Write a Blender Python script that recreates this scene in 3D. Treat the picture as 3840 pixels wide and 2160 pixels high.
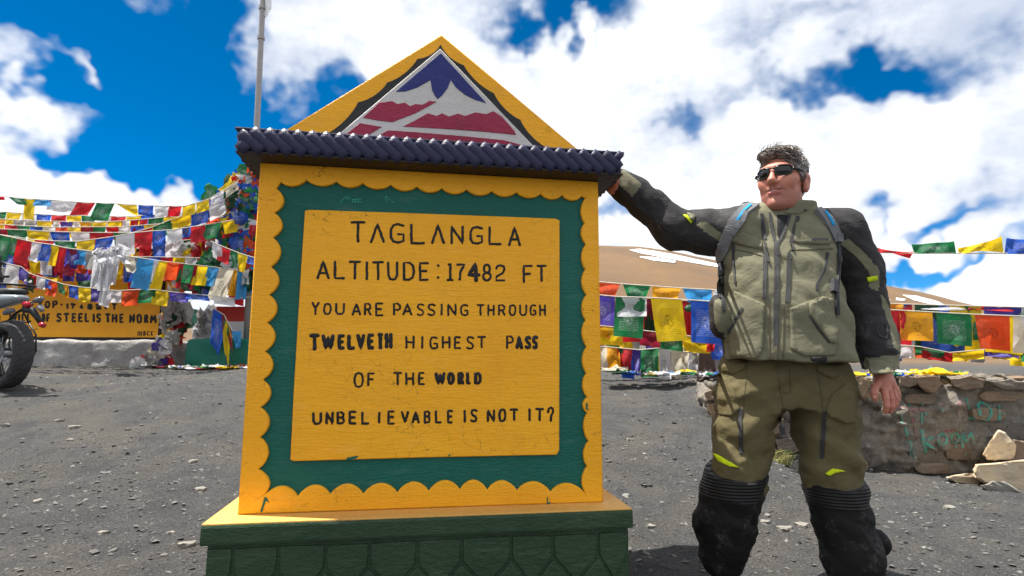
import bpy, bmesh, math, random
import numpy as np
from mathutils import Vector, Matrix, noise as mnoise
from mathutils.bvhtree import BVHTree
from mathutils.geometry import delaunay_2d_cdt

scene = bpy.context.scene
for _o in list(bpy.data.objects):
    bpy.data.objects.remove(_o)
COL = scene.collection
RAD = math.radians

# ------------------------------------------------------------------ camera
CAM_H = 0.896
F_PX = 3840 * 20.0 / 36.0
CAM_R = Matrix.Rotation(RAD(90 + 7.45), 3, 'X') @ Matrix.Rotation(RAD(0.27), 3, 'Z')
cam_data = bpy.data.cameras.new('camera')
cam_data.lens = 20.0
cam_data.sensor_width = 36.0
cam_data.clip_start = 0.05
cam_data.clip_end = 20000
cam_data.dof.use_dof = True
cam_data.dof.focus_distance = 2.25
cam_data.dof.aperture_fstop = 8.0
cam = bpy.data.objects.new('camera', cam_data)
COL.objects.link(cam)
cam.matrix_world = Matrix.Translation((0, 0, CAM_H)) @ CAM_R.to_4x4()
scene.camera = cam

def ray(px, py):
    return CAM_R @ Vector(((px - 1920) / F_PX, -(py - 1080) / F_PX, -1.0))

def P(px, py, Y):
    """the place at distance Y in front of the viewpoint that photo pixel (px, py) looks at"""
    d = ray(px, py)
    return Vector((0, 0, CAM_H)) + d * (Y / d.y)

def proj(v):
    q = CAM_R.transposed() @ (Vector(v) - Vector((0, 0, CAM_H)))
    return (1920 + F_PX * q.x / -q.z, 1080 - F_PX * q.y / -q.z)

# ------------------------------------------------------------------ sky, sun, exposure
SUN_AZ = math.atan2(-0.985, 0.13)
SUN_EL = RAD(71)
SUN_DIR = Vector((math.sin(SUN_AZ) * math.cos(SUN_EL), math.cos(SUN_AZ) * math.cos(SUN_EL), math.sin(SUN_EL)))
world = bpy.data.worlds.new('World')
scene.world = world
world.use_nodes = True
wt = world.node_tree
wt.nodes.clear()

def W(t, **kw):
    n = wt.nodes.new(t)
    for k, v in kw.items():
        setattr(n, k, v)
    return n

def wl(a, b):
    wt.links.new(a, b)

def wmath(op, a, b=None, c=None, clamp=False):
    n = W('ShaderNodeMath', operation=op, use_clamp=clamp)
    for i, v in enumerate((a, b, c)):
        if v is None:
            continue
        if hasattr(v, 'is_linked'):
            wl(v, n.inputs[i])
        else:
            n.inputs[i].default_value = v
    return n.outputs[0]

def wvec(op, a, b=None):
    n = W('ShaderNodeVectorMath', operation=op)
    for i, v in enumerate((a, b)):
        if v is None:
            continue
        if hasattr(v, 'is_linked'):
            wl(v, n.inputs[i])
        else:
            n.inputs[i].default_value = v
    return n

def azel(px, py):
    d = ray(px, py).normalized()
    return math.atan2(d.x, d.y), math.asin(d.z)

tc = W('ShaderNodeTexCoord')
DIR = tc.outputs['Generated']
sep = W('ShaderNodeSeparateXYZ'); wl(DIR, sep.inputs[0])
az = wmath('ARCTAN2', sep.outputs[0], sep.outputs[1])
el = wmath('ARCSINE', sep.outputs[2])

def wnoise(scale, detail, rough, offs=(0, 0, 0), squash=1.0):
    m = W('ShaderNodeMapping')
    m.inputs['Location'].default_value = offs
    m.inputs['Scale'].default_value = (1, 1, squash)
    wl(DIR, m.inputs['Vector'])
    n = W('ShaderNodeTexNoise')
    n.inputs['Scale'].default_value = scale
    n.inputs['Detail'].default_value = detail
    n.inputs['Roughness'].default_value = rough
    wl(m.outputs[0], n.inputs['Vector'])
    return n

nd = wnoise(5.0, 4, 0.62, (3.1, 0.7, 0.2))
off = wvec('SUBTRACT', nd.outputs['Color'], (0.5, 0.5, 0.5))
off2 = wvec('MULTIPLY', off.outputs[0], (0.36, 0.30, 0.0))
comb = W('ShaderNodeCombineXYZ'); wl(az, comb.inputs[0]); wl(el, comb.inputs[1])
pos = wvec('ADD', comb.outputs[0], off2.outputs[0]).outputs[0]

# cloud masses of this sky: (pixel x, y, half width, half height, weight)
CLOUDS = [
    (270, 215, 105, 80, 2.1), (340, 268, 70, 55, 1.5), (40, 235, 95, 50, .34), (40, 390, 150, 95, .85), (230, 450, 130, 62, .75),
    (30, 690, 250, 75, .55), (430, 715, 330, 75, .75), (640, 700, 170, 60, .45), (800, 730, 170, 60, .4),
    (900, 160, 120, 130, .42), (1040, 260, 120, 90, .48), (1230, 90, 300, 110, .62), (1500, 200, 230, 120, .5),
    (1780, 150, 210, 150, .8), (1980, 300, 330, 190, .8), (2330, 330, 250, 190, .8), (2250, 500, 300, 150, .6), (2380, 620, 330, 140, .75),
    (2640, 235, 150, 90, .7), (2530, 110, 120, 100, .3),
    (2860, 430, 210, 130, .62), (2900, 640, 330, 170, .7), (3230, 520, 330, 150, .6), (3600, 450, 360, 110, .6),
    (3250, 760, 380, 170, .7), (3650, 600, 320, 120, .6), (2620, 780, 260, 130, .7),
    (2380, 880, 260, 55, .75), (2700, 930, 320, 70, .6),
    (3565, 882, 120, 42, .75), (3620, 1085, 330, 55, .8), (3300, 960, 200, 60, .35), (3830, 910, 120, 40, .45), (3800, 1000, 160, 40, .35),
    (3000, 130, 520, 150, .26), (3650, 120, 330, 200, .24), (1000, 420, 260, 110, .10),
    # clear gaps
    (560, 330, 420, 290, -1.05), (150, 60, 520, 120, -.95), (620, 585, 440, 85, -1.0), (360, 590, 260, 60, -.7), (140, 320, 160, 40, -.4), (1300, 290, 130, 120, -.5), (2120, 40, 280, 90, -.75),
    (2545, 430, 75, 100, -.42), (2470, 490, 80, 60, -.36), (2600, 520, 60, 70, -.3), (3330, 300, 250, 95, -.62), (3050, 330, 480, 60, -.22), (3700, 790, 220, 60, -.35), (3150, 60, 300, 60, -.2), (2950, 290, 330, 70, -.35), (3640, 150, 260, 160, -.25), (2800, 120, 180, 120, -.25), (3480, 820, 220, 45, -.6), (3420, 985, 280, 50, -.75), (3700, 960, 260, 40, -.45),
    (2440, 770, 150, 45, -.6), (2300, 820, 90, 30, -.25), (760, 120, 140, 190, -.7), (1130, 420, 220, 120, -.5),
]
acc = None
for (cx, cy, rx, ry, wgt) in CLOUDS:
    wgt = wgt*(0.50 if wgt > 0 else 1.50)
    a0, e0 = azel(cx, cy)
    a1, _ = azel(cx + rx, cy); a2, _ = azel(cx - rx, cy)
    _, e1 = azel(cx, cy - ry); _, e2 = azel(cx, cy + ry)
    q = wvec('MULTIPLY', wvec('SUBTRACT', pos, (a0, e0, 0)).outputs[0],
             (2 / max(abs(a1 - a2), .01), 2 / max(abs(e1 - e2), .01), 0)).outputs[0]
    g = wmath('EXPONENT', wmath('MULTIPLY', wvec('DOT_PRODUCT', q, q).outputs['Value'], -0.9))
    acc = wmath('MULTIPLY', g, wgt) if acc is None else wmath('MULTIPLY_ADD', g, wgt, acc)
n1 = wnoise(3.4, 7, 0.60, (0.3, 1.9, 4.0), 1.5)
n2 = wnoise(11.0, 4, 0.62, (5.3, 2.9, 1.0), 1.2)
dens = wmath('ADD', acc, wmath('MULTIPLY_ADD', wmath('SUBTRACT', n1.outputs['Fac'], 0.50), 1.7, 0.84))
dens = wmath('ADD', dens, wmath('MULTIPLY', wmath('SUBTRACT', n2.outputs['Fac'], 0.5), 0.55))
def wramp(v, lo, hi, smooth=True):
    n = W('ShaderNodeMapRange', interpolation_type='SMOOTHSTEP' if smooth else 'LINEAR')
    wl(v, n.inputs['Value'])
    n.inputs['From Min'].default_value = lo
    n.inputs['From Max'].default_value = hi
    return n.outputs[0]
alpha = wramp(dens, 0.02, 0.80)
# light and shade inside the cloud
n3 = wnoise(5.2, 5, 0.62, (1.3, 7.9, 2.0), 1.7)
core = wramp(wmath('ADD', wmath('MULTIPLY', dens, 0.30), wmath('MULTIPLY', n3.outputs['Fac'], 1.35)), 0.58, 1.36)
cmix = W('ShaderNodeMix', data_type='RGBA')
wl(core, cmix.inputs[0])
cmix.inputs[6].default_value = (1.65, 1.85, 2.25, 1)
cmix.inputs[7].default_value = (3.6, 3.6, 3.55, 1)
sky = W('ShaderNodeTexSky', sky_type='NISHITA')
sky.sun_disc = False
sky.sun_elevation = SUN_EL
sky.sun_rotation = SUN_AZ
sky.altitude = 5300
sky.air_density = 1.0
sky.dust_density = 0.3
sky.ozone_density = 3.0
hs = W('ShaderNodeHueSaturation')
hs.inputs['Hue'].default_value = 0.493
hs.inputs['Saturation'].default_value = 1.40
hs.inputs['Value'].default_value = 0.45
wl(sky.outputs[0], hs.inputs['Color'])
smix = W('ShaderNodeMix', data_type='RGBA')
wl(alpha, smix.inputs[0])
wl(hs.outputs[0], smix.inputs[6])
wl(cmix.outputs[2], smix.inputs[7])
bg = W('ShaderNodeBackground')
bg.inputs['Strength'].default_value = 0.10
wl(smix.outputs[2], bg.inputs['Color'])
wo = W('ShaderNodeOutputWorld')
wl(bg.outputs[0], wo.inputs['Surface'])
world.cycles.sampling_method = 'MANUAL'
world.cycles.sample_map_resolution = 1024

sun_data = bpy.data.lights.new('sun', 'SUN')
sun_data.energy = 2.5
sun_data.angle = RAD(0.53)
sun_data.color = (1.0, 0.955, 0.88)
sun = bpy.data.objects.new('sun', sun_data)
COL.objects.link(sun)
sun.rotation_euler = SUN_DIR.to_track_quat('Z', 'Y').to_euler()
sun.location = (-8, 6, 14)

vs = scene.view_settings
vs.view_transform = 'Standard'
vs.look = 'None'
vs.exposure = 1.95
vs.gamma = 1.0
vs.use_curve_mapping = False
scene.cycles.max_bounces = 6
scene.cycles.diffuse_bounces = 3
scene.cycles.glossy_bounces = 3
scene.cycles.transmission_bounces = 4
scene.cycles.use_denoising = True
scene.cycles.use_adaptive_sampling = True
scene.cycles.adaptive_threshold = 0.02
# ------------------------------------------------------------------ small helpers
rng = random.Random(7)

def tag(o, label=None, cat=None, group=None, kind=None):
    if label: o['label'] = label
    if cat: o['category'] = cat
    if group: o['group'] = group
    if kind: o['kind'] = kind
    return o

def empty(name, loc, label=None, cat=None, group=None):
    o = bpy.data.objects.new(name, None)
    o.empty_display_size = 0.1
    o.location = loc
    COL.objects.link(o)
    return tag(o, label, cat, group)

def setparent(o, parent):
    if parent is not None:
        o.parent = parent
        L = Vector(parent.location)         # every object is built at its place in the world
        o.matrix_parent_inverse = Matrix.Translation(-L)

def mesh_from(name, V, Fc, smooth=False):
    me = bpy.data.meshes.new(name)
    me.from_pydata([tuple(v) for v in V] if not isinstance(V, np.ndarray) else V.tolist(), [], Fc if isinstance(Fc, list) else Fc.tolist())
    if smooth:
        me.polygons.foreach_set('use_smooth', [True] * len(me.polygons))
    me.update()
    return me

def obj(name, me, mat=None, parent=None):
    o = bpy.data.objects.new(name, me)
    COL.objects.link(o)
    if mat is not None:
        for m in (mat if isinstance(mat, (list, tuple)) else [mat]):
            me.materials.append(m)
    setparent(o, parent)
    return o

def mk(name, V, Fc, mat=None, parent=None, smooth=False):
    return obj(name, mesh_from(name, V, Fc, smooth), mat, parent)

class MB:
    """collects simple shapes into one mesh"""
    def __init__(s): s.v = []; s.f = []
    def add(s, V, Fc):
        n = len(s.v)
        s.v += [tuple(v) for v in V]
        s.f += [tuple(i + n for i in f) for f in Fc]
        return s
    def box(s, lo, hi, M=None):
        x0, y0, z0 = lo; x1, y1, z1 = hi
        V = [Vector(c) for c in ((x0,y0,z0),(x1,y0,z0),(x1,y1,z0),(x0,y1,z0),(x0,y0,z1),(x1,y0,z1),(x1,y1,z1),(x0,y1,z1))]
        if M is not None: V = [M @ v for v in V]
        return s.add(V, [(0,3,2,1),(4,5,6,7),(0,1,5,4),(1,2,6,5),(2,3,7,6),(3,0,4,7)])
    def tube(s, pts, rad, n=8, flat=None, caps=True):
        """round bar along pts; flat=(normal, factor) squashes the section along a normal"""
        pts = [Vector(p) for p in pts]
        R = rad if isinstance(rad, (list, tuple)) else [rad] * len(pts)
        base = len(s.v); up = None; V = []
        for i, p in enumerate(pts):
            a = pts[max(i - 1, 0)]; b = pts[min(i + 1, len(pts) - 1)]
            t = (b - a)
            t = t.normalized() if t.length > 1e-9 else Vector((0, 0, 1))
            if flat is not None:
                nrm = Vector(flat[0]).normalized(); side = t.cross(nrm)
                if side.length < 1e-6: side = Vector((1, 0, 0))
                side.normalize(); n2 = nrm; k = flat[1]
            else:
                if up is None:
                    up = Vector((0, 0, 1)) if abs(t.z) < .9 else Vector((1, 0, 0))
                side = t.cross(up).normalized(); n2 = side.cross(t).normalized(); up = n2; k = 1.0
            for j in range(n):
                a_ = 2 * math.pi * j / n
                V.append(p + side * (math.cos(a_) * R[i]) + n2 * (math.sin(a_) * R[i] * k))
        Fc = []
        m = len(pts)
        for i in range(m - 1):
            for j in range(n):
                j2 = (j + 1) % n
                Fc.append((i*n+j, i*n+j2, (i+1)*n+j2, (i+1)*n+j))
        if caps:
            Fc.append(tuple(reversed(range(n)))); Fc.append(tuple((m-1)*n + j for j in range(n)))
        return s.add(V, Fc)
    def build(s, name, mat=None, parent=None, smooth=False, weld=False):
        return mk(name, s.v, s.f, mat, parent, smooth)

# numpy noise
_rs = np.random.RandomState(5)
_NT = _rs.rand(32, 32, 32).astype(np.float32)
def vnoise(x, y, z):
    xi = np.floor(x).astype(np.int32); yi = np.floor(y).astype(np.int32); zi = np.floor(z).astype(np.int32)
    fx = (x - xi).astype(np.float32); fy = (y - yi).astype(np.float32); fz = (z - zi).astype(np.float32)
    fx = fx*fx*(3-2*fx); fy = fy*fy*(3-2*fy); fz = fz*fz*(3-2*fz)
    x0 = xi & 31; x1 = (xi+1) & 31; y0 = yi & 31; y1 = (yi+1) & 31; z0 = zi & 31; z1 = (zi+1) & 31
    def L(a, b, t): return a + (b - a) * t
    c00 = L(_NT[x0,y0,z0], _NT[x1,y0,z0], fx); c10 = L(_NT[x0,y1,z0], _NT[x1,y1,z0], fx)
    c01 = L(_NT[x0,y0,z1], _NT[x1,y0,z1], fx); c11 = L(_NT[x0,y1,z1], _NT[x1,y1,z1], fx)
    return L(L(c00, c10, fy), L(c01, c11, fy), fz) - 0.5
def fbm(x, y, z, o=4, g=0.5):
    s = 0; a = 1.0
    for i in range(o):
        s = s + a * vnoise(x * 2**i + 17.3*i, y * 2**i + 5.1*i, z * 2**i + 9.7*i); a *= g
    return s

# ---- signed-distance modelling on a rectilinear grid
def surface_nets(Fv, xs, ys, zs):
    S = Fv < 0
    nx, ny, nz = Fv.shape
    cnt = np.zeros((nx-1, ny-1, nz-1), np.float32)
    pos = np.zeros((nx-1, ny-1, nz-1, 3), np.float32)
    ax = [np.asarray(a, np.float32) for a in (xs, ys, zs)]
    for axis in range(3):
        o1, o2 = [a for a in range(3) if a != axis]
        sl0 = [slice(None)]*3; sl1 = [slice(None)]*3
        sl0[axis] = slice(0, -1); sl1[axis] = slice(1, None)
        A = Fv[tuple(sl0)]; B = Fv[tuple(sl1)]
        cr = (S[tuple(sl0)] != S[tuple(sl1)])
        idx = np.nonzero(cr)
        if len(idx[0]) == 0: continue
        a = A[idx]; b = B[idx]
        t = a / (a - b)
        pt = np.zeros((len(a), 3), np.float32)
        i0 = idx[axis]
        pt[:, axis] = ax[axis][i0] * (1 - t) + ax[axis][i0 + 1] * t
        pt[:, o1] = ax[o1][idx[o1]]; pt[:, o2] = ax[o2][idx[o2]]
        for d1 in (0, -1):
            for d2 in (0, -1):
                c = [None]*3
                c[axis] = idx[axis]; c[o1] = idx[o1] + d1; c[o2] = idx[o2] + d2
                ok = (c[o1] >= 0) & (c[o2] >= 0) & (c[o1] < cnt.shape[o1]) & (c[o2] < cnt.shape[o2])
                cc = tuple(q[ok] for q in c)
                np.add.at(cnt, cc, 1); np.add.at(pos, cc, pt[ok])
    act = cnt > 0
    vid = -np.ones(cnt.shape, np.int64)
    vid[act] = np.arange(act.sum())
    V = pos[act] / cnt[act][:, None]
    quads = []
    for axis in range(3):
        o1, o2 = [(1, 2), (2, 0), (0, 1)][axis]
        sl0 = [slice(None)]*3; sl1 = [slice(None)]*3
        sl0[axis] = slice(0, -1); sl1[axis] = slice(1, None)
        s0 = S[tuple(sl0)]; s1 = S[tuple(sl1)]
        idx = np.nonzero(s0 != s1)
        ok = (idx[o1] > 0) & (idx[o2] > 0) & (idx[o1] < cnt.shape[o1]) & (idx[o2] < cnt.shape[o2])
        idx = tuple(q[ok] for q in idx)
        def C(d1, d2):
            c = [None]*3; c[axis] = idx[axis]; c[o1] = idx[o1] + d1; c[o2] = idx[o2] + d2
            return vid[tuple(c)]
        q = np.stack([C(-1, -1), C(0, -1), C(0, 0), C(-1, 0)], 1)
        fl = ~s0[idx]
        q[fl] = q[fl][:, ::-1]
        quads.append(q)
    return V, np.concatenate(quads)

class Field:
    def __init__(s, xs, ys, zs):
        s.xs, s.ys, s.zs = [np.asarray(a, np.float32) for a in (xs, ys, zs)]
        s.X, s.Y, s.Z = np.meshgrid(s.xs, s.ys, s.zs, indexing='ij')
        s.F = np.full(s.X.shape, 9.0, np.float32)
    @classmethod
    def box(c, lo, hi, h):
        return c(*[np.arange(lo[i], hi[i] + h, h) for i in range(3)])
    def seg(s, a, b, ra, rb, sy=1.0, sz=1.0):
        """tapered limb from a to b; sy, sz < 1 flatten it"""
        ax, ay, az_ = a; bx, by, bz = b
        px = s.X - ax; py = (s.Y - ay) / sy; pz = (s.Z - az_) / sz
        vx, vy, vz = bx - ax, (by - ay) / sy, (bz - az_) / sz
        L2 = vx*vx + vy*vy + vz*vz + 1e-12
        t = np.clip((px*vx + py*vy + pz*vz) / L2, 0, 1)
        return (np.sqrt((px-t*vx)**2 + (py-t*vy)**2 + (pz-t*vz)**2) - (ra + (rb-ra)*t)) * min(1, sy, sz)
    def ell(s, c, r, M=None):
        px = s.X - c[0]; py = s.Y - c[1]; pz = s.Z - c[2]
        if M is not None:
            px, py, pz = [M[i][0]*px + M[i][1]*py + M[i][2]*pz for i in range(3)]
        k = np.sqrt((px/r[0])**2 + (py/r[1])**2 + (pz/r[2])**2)
        return (k - 1) * min(r)
    def stack(s, rings, pw=2.3):
        """body of super-elliptic slices; rings = (z, cx, cy, rx, ry) from low to high"""
        R = np.array(rings, np.float32)
        z = np.clip(s.zs, R[0, 0], R[-1, 0])
        cx, cy, rx, ry = [np.interp(z, R[:, 0], R[:, i]).astype(np.float32)[None, None, :] for i in (1, 2, 3, 4)]
        k = (np.abs((s.X - cx)/rx)**pw + np.abs((s.Y - cy)/ry)**pw) ** (1/pw)
        d = (k - 1) * np.minimum(rx, ry)
        dz = np.maximum(R[0, 0] - s.Z, s.Z - R[-1, 0])
        return np.maximum(d, dz)
    def un(s, d, k=0.0):
        if k <= 0: s.F = np.minimum(s.F, d)
        else:
            h = np.clip(0.5 + 0.5*(s.F - d)/k, 0, 1)
            s.F = s.F + (d - s.F)*h - k*h*(1-h)
        return s
    def cut(s, d, k=0.005):
        d = -d
        h = np.clip(0.5 - 0.5*(s.F - d)/k, 0, 1)
        s.F = s.F + (d - s.F)*h + k*h*(1-h)
        return s
    # windowed versions: only touch the cells near the primitive
    def _win(s, lo, hi, mg):
        r = []
        for a, l, h in ((s.xs, lo[0], hi[0]), (s.ys, lo[1], hi[1]), (s.zs, lo[2], hi[2])):
            i0 = int(np.searchsorted(a, l - mg)); i1 = int(np.searchsorted(a, h + mg))
            r.append(slice(i0, max(i1, i0 + 1)))
        w = Field.__new__(Field)
        w.xs, w.ys, w.zs = s.xs[r[0]], s.ys[r[1]], s.zs[r[2]]
        sl = tuple(r)
        w.X, w.Y, w.Z, w.F = s.X[sl], s.Y[sl], s.Z[sl], s.F[sl]
        return w, sl
    def useg(s, a, b, ra, rb, k=0.0, cut=False, sy=1.0, sz=1.0):
        R = max(ra, rb)
        w, sl = s._win([min(a[i], b[i]) - R for i in range(3)], [max(a[i], b[i]) + R for i in range(3)], .05)
        if w.F.size == 0: return s
        d = w.seg(a, b, ra, rb, sy, sz)
        (w.cut(d, max(k, .002)) if cut else w.un(d, k)); s.F[sl] = w.F
        return s
    def chain(s, pts, rs, k=0.0):
        for i in range(len(pts) - 1): s.useg(pts[i], pts[i+1], rs[i], rs[i+1], k)
        return s
    def uell(s, c, r, k=0.0, M=None, cut=False):
        R = max(r)
        w, sl = s._win([c[i] - R for i in range(3)], [c[i] + R for i in range(3)], .05)
        if w.F.size == 0: return s
        d = w.ell(c, r, M)
        (w.cut(d, max(k, .002)) if cut else w.un(d, k)); s.F[sl] = w.F
        return s
    def mesh(s):
        return surface_nets(s.F, s.xs, s.ys, s.zs)

def np_obj(name, V, Q, mats, parent=None, midx=None, smooth=True):
    me = bpy.data.meshes.new(name)
    me.vertices.add(len(V)); me.vertices.foreach_set('co', np.asarray(V, np.float32).ravel())
    n = len(Q); k = Q.shape[1]
    me.loops.add(n*k); me.loops.foreach_set('vertex_index', np.asarray(Q, np.int32).ravel())
    me.polygons.add(n)
    me.polygons.foreach_set('loop_start', np.arange(0, n*k, k, dtype=np.int32))
    me.polygons.foreach_set('loop_total', np.full(n, k, np.int32))
    if smooth: me.polygons.foreach_set('use_smooth', np.ones(n, bool))
    if midx is not None: me.polygons.foreach_set('material_index', np.asarray(midx, np.int32))
    me.update(calc_edges=True)
    return obj(name, me, mats, parent)

def bvh_of(*objs):
    V = []; Fc = []
    for o in objs:
        me = o.data; n = len(V); mw = Matrix.Identity(4)
        V += [v.co.copy() for v in me.vertices]
        Fc += [tuple(i + n for i in p.vertices) for p in me.polygons]
    return BVHTree.FromPolygons(V, Fc)

CAMP = Vector((0, 0, CAM_H))
def cast(bvh, px, py, fallback=None):
    """surface point looked at through pixel"""
    d = ray(px, py).normalized()
    h = bvh.ray_cast(CAMP, d)
    if h[0] is None:
        return (None, None) if fallback is None else (P(px, py, fallback), Vector((0, -1, 0)))
    n = h[1]
    if n.dot(d) > 0: n = -n
    return h[0], n

def densify(pts, step):
    out = []
    for a, b in zip(pts[:-1], pts[1:]):
        L = math.hypot(b[0]-a[0], b[1]-a[1]); n = max(1, int(L/step))
        out += [(a[0]+(b[0]-a[0])*i/n, a[1]+(b[1]-a[1])*i/n) for i in range(n)]
    return out + [pts[-1]]

def drape_strip(bvh, pts, width, thick=0.003, lift=0.001, step=8, fallback=2.1, smooth_n=2):
    """a band lying on a surface along photo points; returns (V, F)"""
    pts = densify(pts, step)
    C = [cast(bvh, *p, fallback=fallback) for p in pts]
    pos = [c[0] for c in C]; nor = [c[1] for c in C]
    for _ in range(smooth_n):
        nor = [(nor[max(i-1,0)] + nor[i]*2 + nor[min(i+1,len(nor)-1)]).normalized() for i in range(len(nor))]
        pos = [pos[i] if i in (0, len(pos)-1) else (pos[i-1] + pos[i]*2 + pos[i+1])/4 for i in range(len(pos))]
    V = []; Fc = []
    m = len(pos)
    for i in range(m):
        t = pos[min(i+1,m-1)] - pos[max(i-1,0)]
        s_ = t.cross(nor[i]).normalized() * (width/2)
        n = nor[i]
        b = pos[i] + n*lift
        V += [b - s_ - n*.004, b - s_*.92 + n*thick, b + s_*.92 + n*thick, b + s_ - n*.004]
    for i in range(m-1):
        for j in range(3):
            Fc.append((i*4+j, i*4+j+1, (i+1)*4+j+1, (i+1)*4+j))
    Fc += [(3, 2, 1, 0), tuple((m-1)*4 + j for j in range(4))]
    return V, Fc

def inside(pt, poly):
    x, y = pt; c = False
    for i in range(len(poly)):
        x1, y1 = poly[i]; x2, y2 = poly[i-1]
        if (y1 > y) != (y2 > y) and x < (x2-x1)*(y-y1)/(y2-y1) + x1: c = not c
    return c

def tri_poly(poly, step):
    """triangulate a polygon with inner grid points -> (points, faces, boundary count)"""
    b = densify(list(poly) + [poly[0]], step)[:-1]
    xs = [p[0] for p in b]; ys = [p[1] for p in b]
    pts = list(b)
    y = min(ys) + step*.6; r = 0
    while y < max(ys):
        x = min(xs) + step*(.3 + .5*(r % 2))
        while x < max(xs):
            if inside((x, y), b) and min((x-q[0])**2 + (y-q[1])**2 for q in b) > (step*.45)**2:
                pts.append((x, y))
            x += step
        y += step*.86; r += 1
    nb = len(b)
    res = delaunay_2d_cdt([Vector(p) for p in pts], [(i, (i+1) % nb) for i in range(nb)], [], 1, 1e-6)
    out_v = [(v.x, v.y) for v in res[0]]
    return out_v, [tuple(f) for f in res[2]], res[1]

def drape_patch(bvh, poly, step=10, thick=0.004, lift=0.0005, fallback=2.1, puff=0.0):
    """a piece of cloth or paint lying on a surface, outline in photo points; returns (V, F)"""
    pts, faces, edges = tri_poly(poly, step)
    V = []; nb = len(pts)
    for p in pts:
        c, n = cast(bvh, *p, fallback=fallback)
        V.append(c + n*(lift+thick))
    W2 = []
    for p in pts:
        c, n = cast(bvh, *p, fallback=fallback)
        W2.append(c + n*lift - n*.003)
    cnt = {}
    for f in faces:
        for i in range(len(f)):
            e = (f[i], f[(i+1) % len(f)])
            cnt[e] = 1
    Fc = list(faces)
    for (a, b) in list(cnt):
        if (b, a) not in cnt:
            Fc.append((b, a, a + nb, b + nb))
    return V + W2, Fc

# ------------------------------------------------------------------ materials
_mats = {}
def srgb(r, g, b):
    f = lambda c: (c/255/12.92) if c <= 10 else ((c/255+.055)/1.055)**2.4
    return (f(r), f(g), f(b))

class NT:
    def __init__(s, name):
        s.m = bpy.data.materials.new(name); s.m.use_nodes = True
        s.t = s.m.node_tree; s.t.nodes.clear()
        s.b = s.n('ShaderNodeBsdfPrincipled'); s.o = s.n('ShaderNodeOutputMaterial')
        s.l(s.b.outputs[0], s.o.inputs[0])
        s.co = s.n('ShaderNodeTexCoord')
    def n(s, t, **k):
        x = s.t.nodes.new(t)
        for a, b in k.items(): setattr(x, a, b)
        return x
    def l(s, a, b): s.t.links.new(a, b)
    def noise(s, scale, detail=4, rough=.55, stretch=(1,1,1), src='Object', offs=(0,0,0), dist=0.0):
        mp = s.n('ShaderNodeMapping'); mp.inputs['Scale'].default_value = stretch; mp.inputs['Location'].default_value = offs
        s.l(s.co.outputs[src], mp.inputs[0])
        x = s.n('ShaderNodeTexNoise')
        x.inputs['Scale'].default_value = scale; x.inputs['Detail'].default_value = detail; x.inputs['Roughness'].default_value = rough
        x.inputs['Distortion'].default_value = dist
        s.l(mp.outputs[0], x.inputs['Vector'])
        return x.outputs['Fac']
    def voro(s, scale, feature='F1', stretch=(1,1,1), src='Object', rand=1.0):
        mp = s.n('ShaderNodeMapping'); mp.inputs['Scale'].default_value = stretch
        s.l(s.co.outputs[src], mp.inputs[0])
        x = s.n('ShaderNodeTexVoronoi', feature=feature); x.inputs['Scale'].default_value = scale
        x.inputs['Randomness'].default_value = rand
        s.l(mp.outputs[0], x.inputs['Vector'])
        return x
    def ramp(s, v, lo, hi, a=0.0, b=1.0):
        x = s.n('ShaderNodeMapRange'); s.l(v, x.inputs[0])
        x.inputs[1].default_value = lo; x.inputs[2].default_value = hi; x.inputs[3].default_value = a; x.inputs[4].default_value = b
        return x.outputs[0]
    def mix(s, f, a, b, mode='MIX'):
        x = s.n('ShaderNodeMix', data_type='RGBA', blend_type=mode)
        for v, i in ((f, 0), (a, 6), (b, 7)):
            if hasattr(v, 'is_linked'): s.l(v, x.inputs[i])
            elif i == 0: x.inputs[0].default_value = v
            else: x.inputs[i].default_value = (*v[:3], 1)
        return x.outputs[2]
    def math(s, op, a, b=None):
        x = s.n('ShaderNodeMath', operation=op)
        for i, v in enumerate((a, b)):
            if v is None: continue
            if hasattr(v, 'is_linked'): s.l(v, x.inputs[i])
            else: x.inputs[i].default_value = v
        return x.outputs[0]
    def bump(s, h, strength=.3, dist=.01, prev=None):
        x = s.n('ShaderNodeBump'); x.inputs['Strength'].default_value = strength; x.inputs['Distance'].default_value = dist
        s.l(h, x.inputs['Height'])
        if prev is not None: s.l(prev, x.inputs['Normal'])
        return x.outputs[0]
    def fin(s, col=None, rough=None, nrm=None, **k):
        def put(v, sock):
            if hasattr(v, 'is_linked'): s.l(v, s.b.inputs[sock])
            elif isinstance(v, (tuple, list)): s.b.inputs[sock].default_value = (*v[:3], 1) if s.b.inputs[sock].type == 'RGBA' else tuple(v[:3])
            else: s.b.inputs[sock].default_value = v
        if col is not None: put(col, 'Base Color')
        if rough is not None: put(rough, 'Roughness')
        if nrm is not None: s.l(nrm, s.b.inputs['Normal'])
        for a, b in k.items(): put(b, a.replace('_', ' '))
        return s.m

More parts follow.
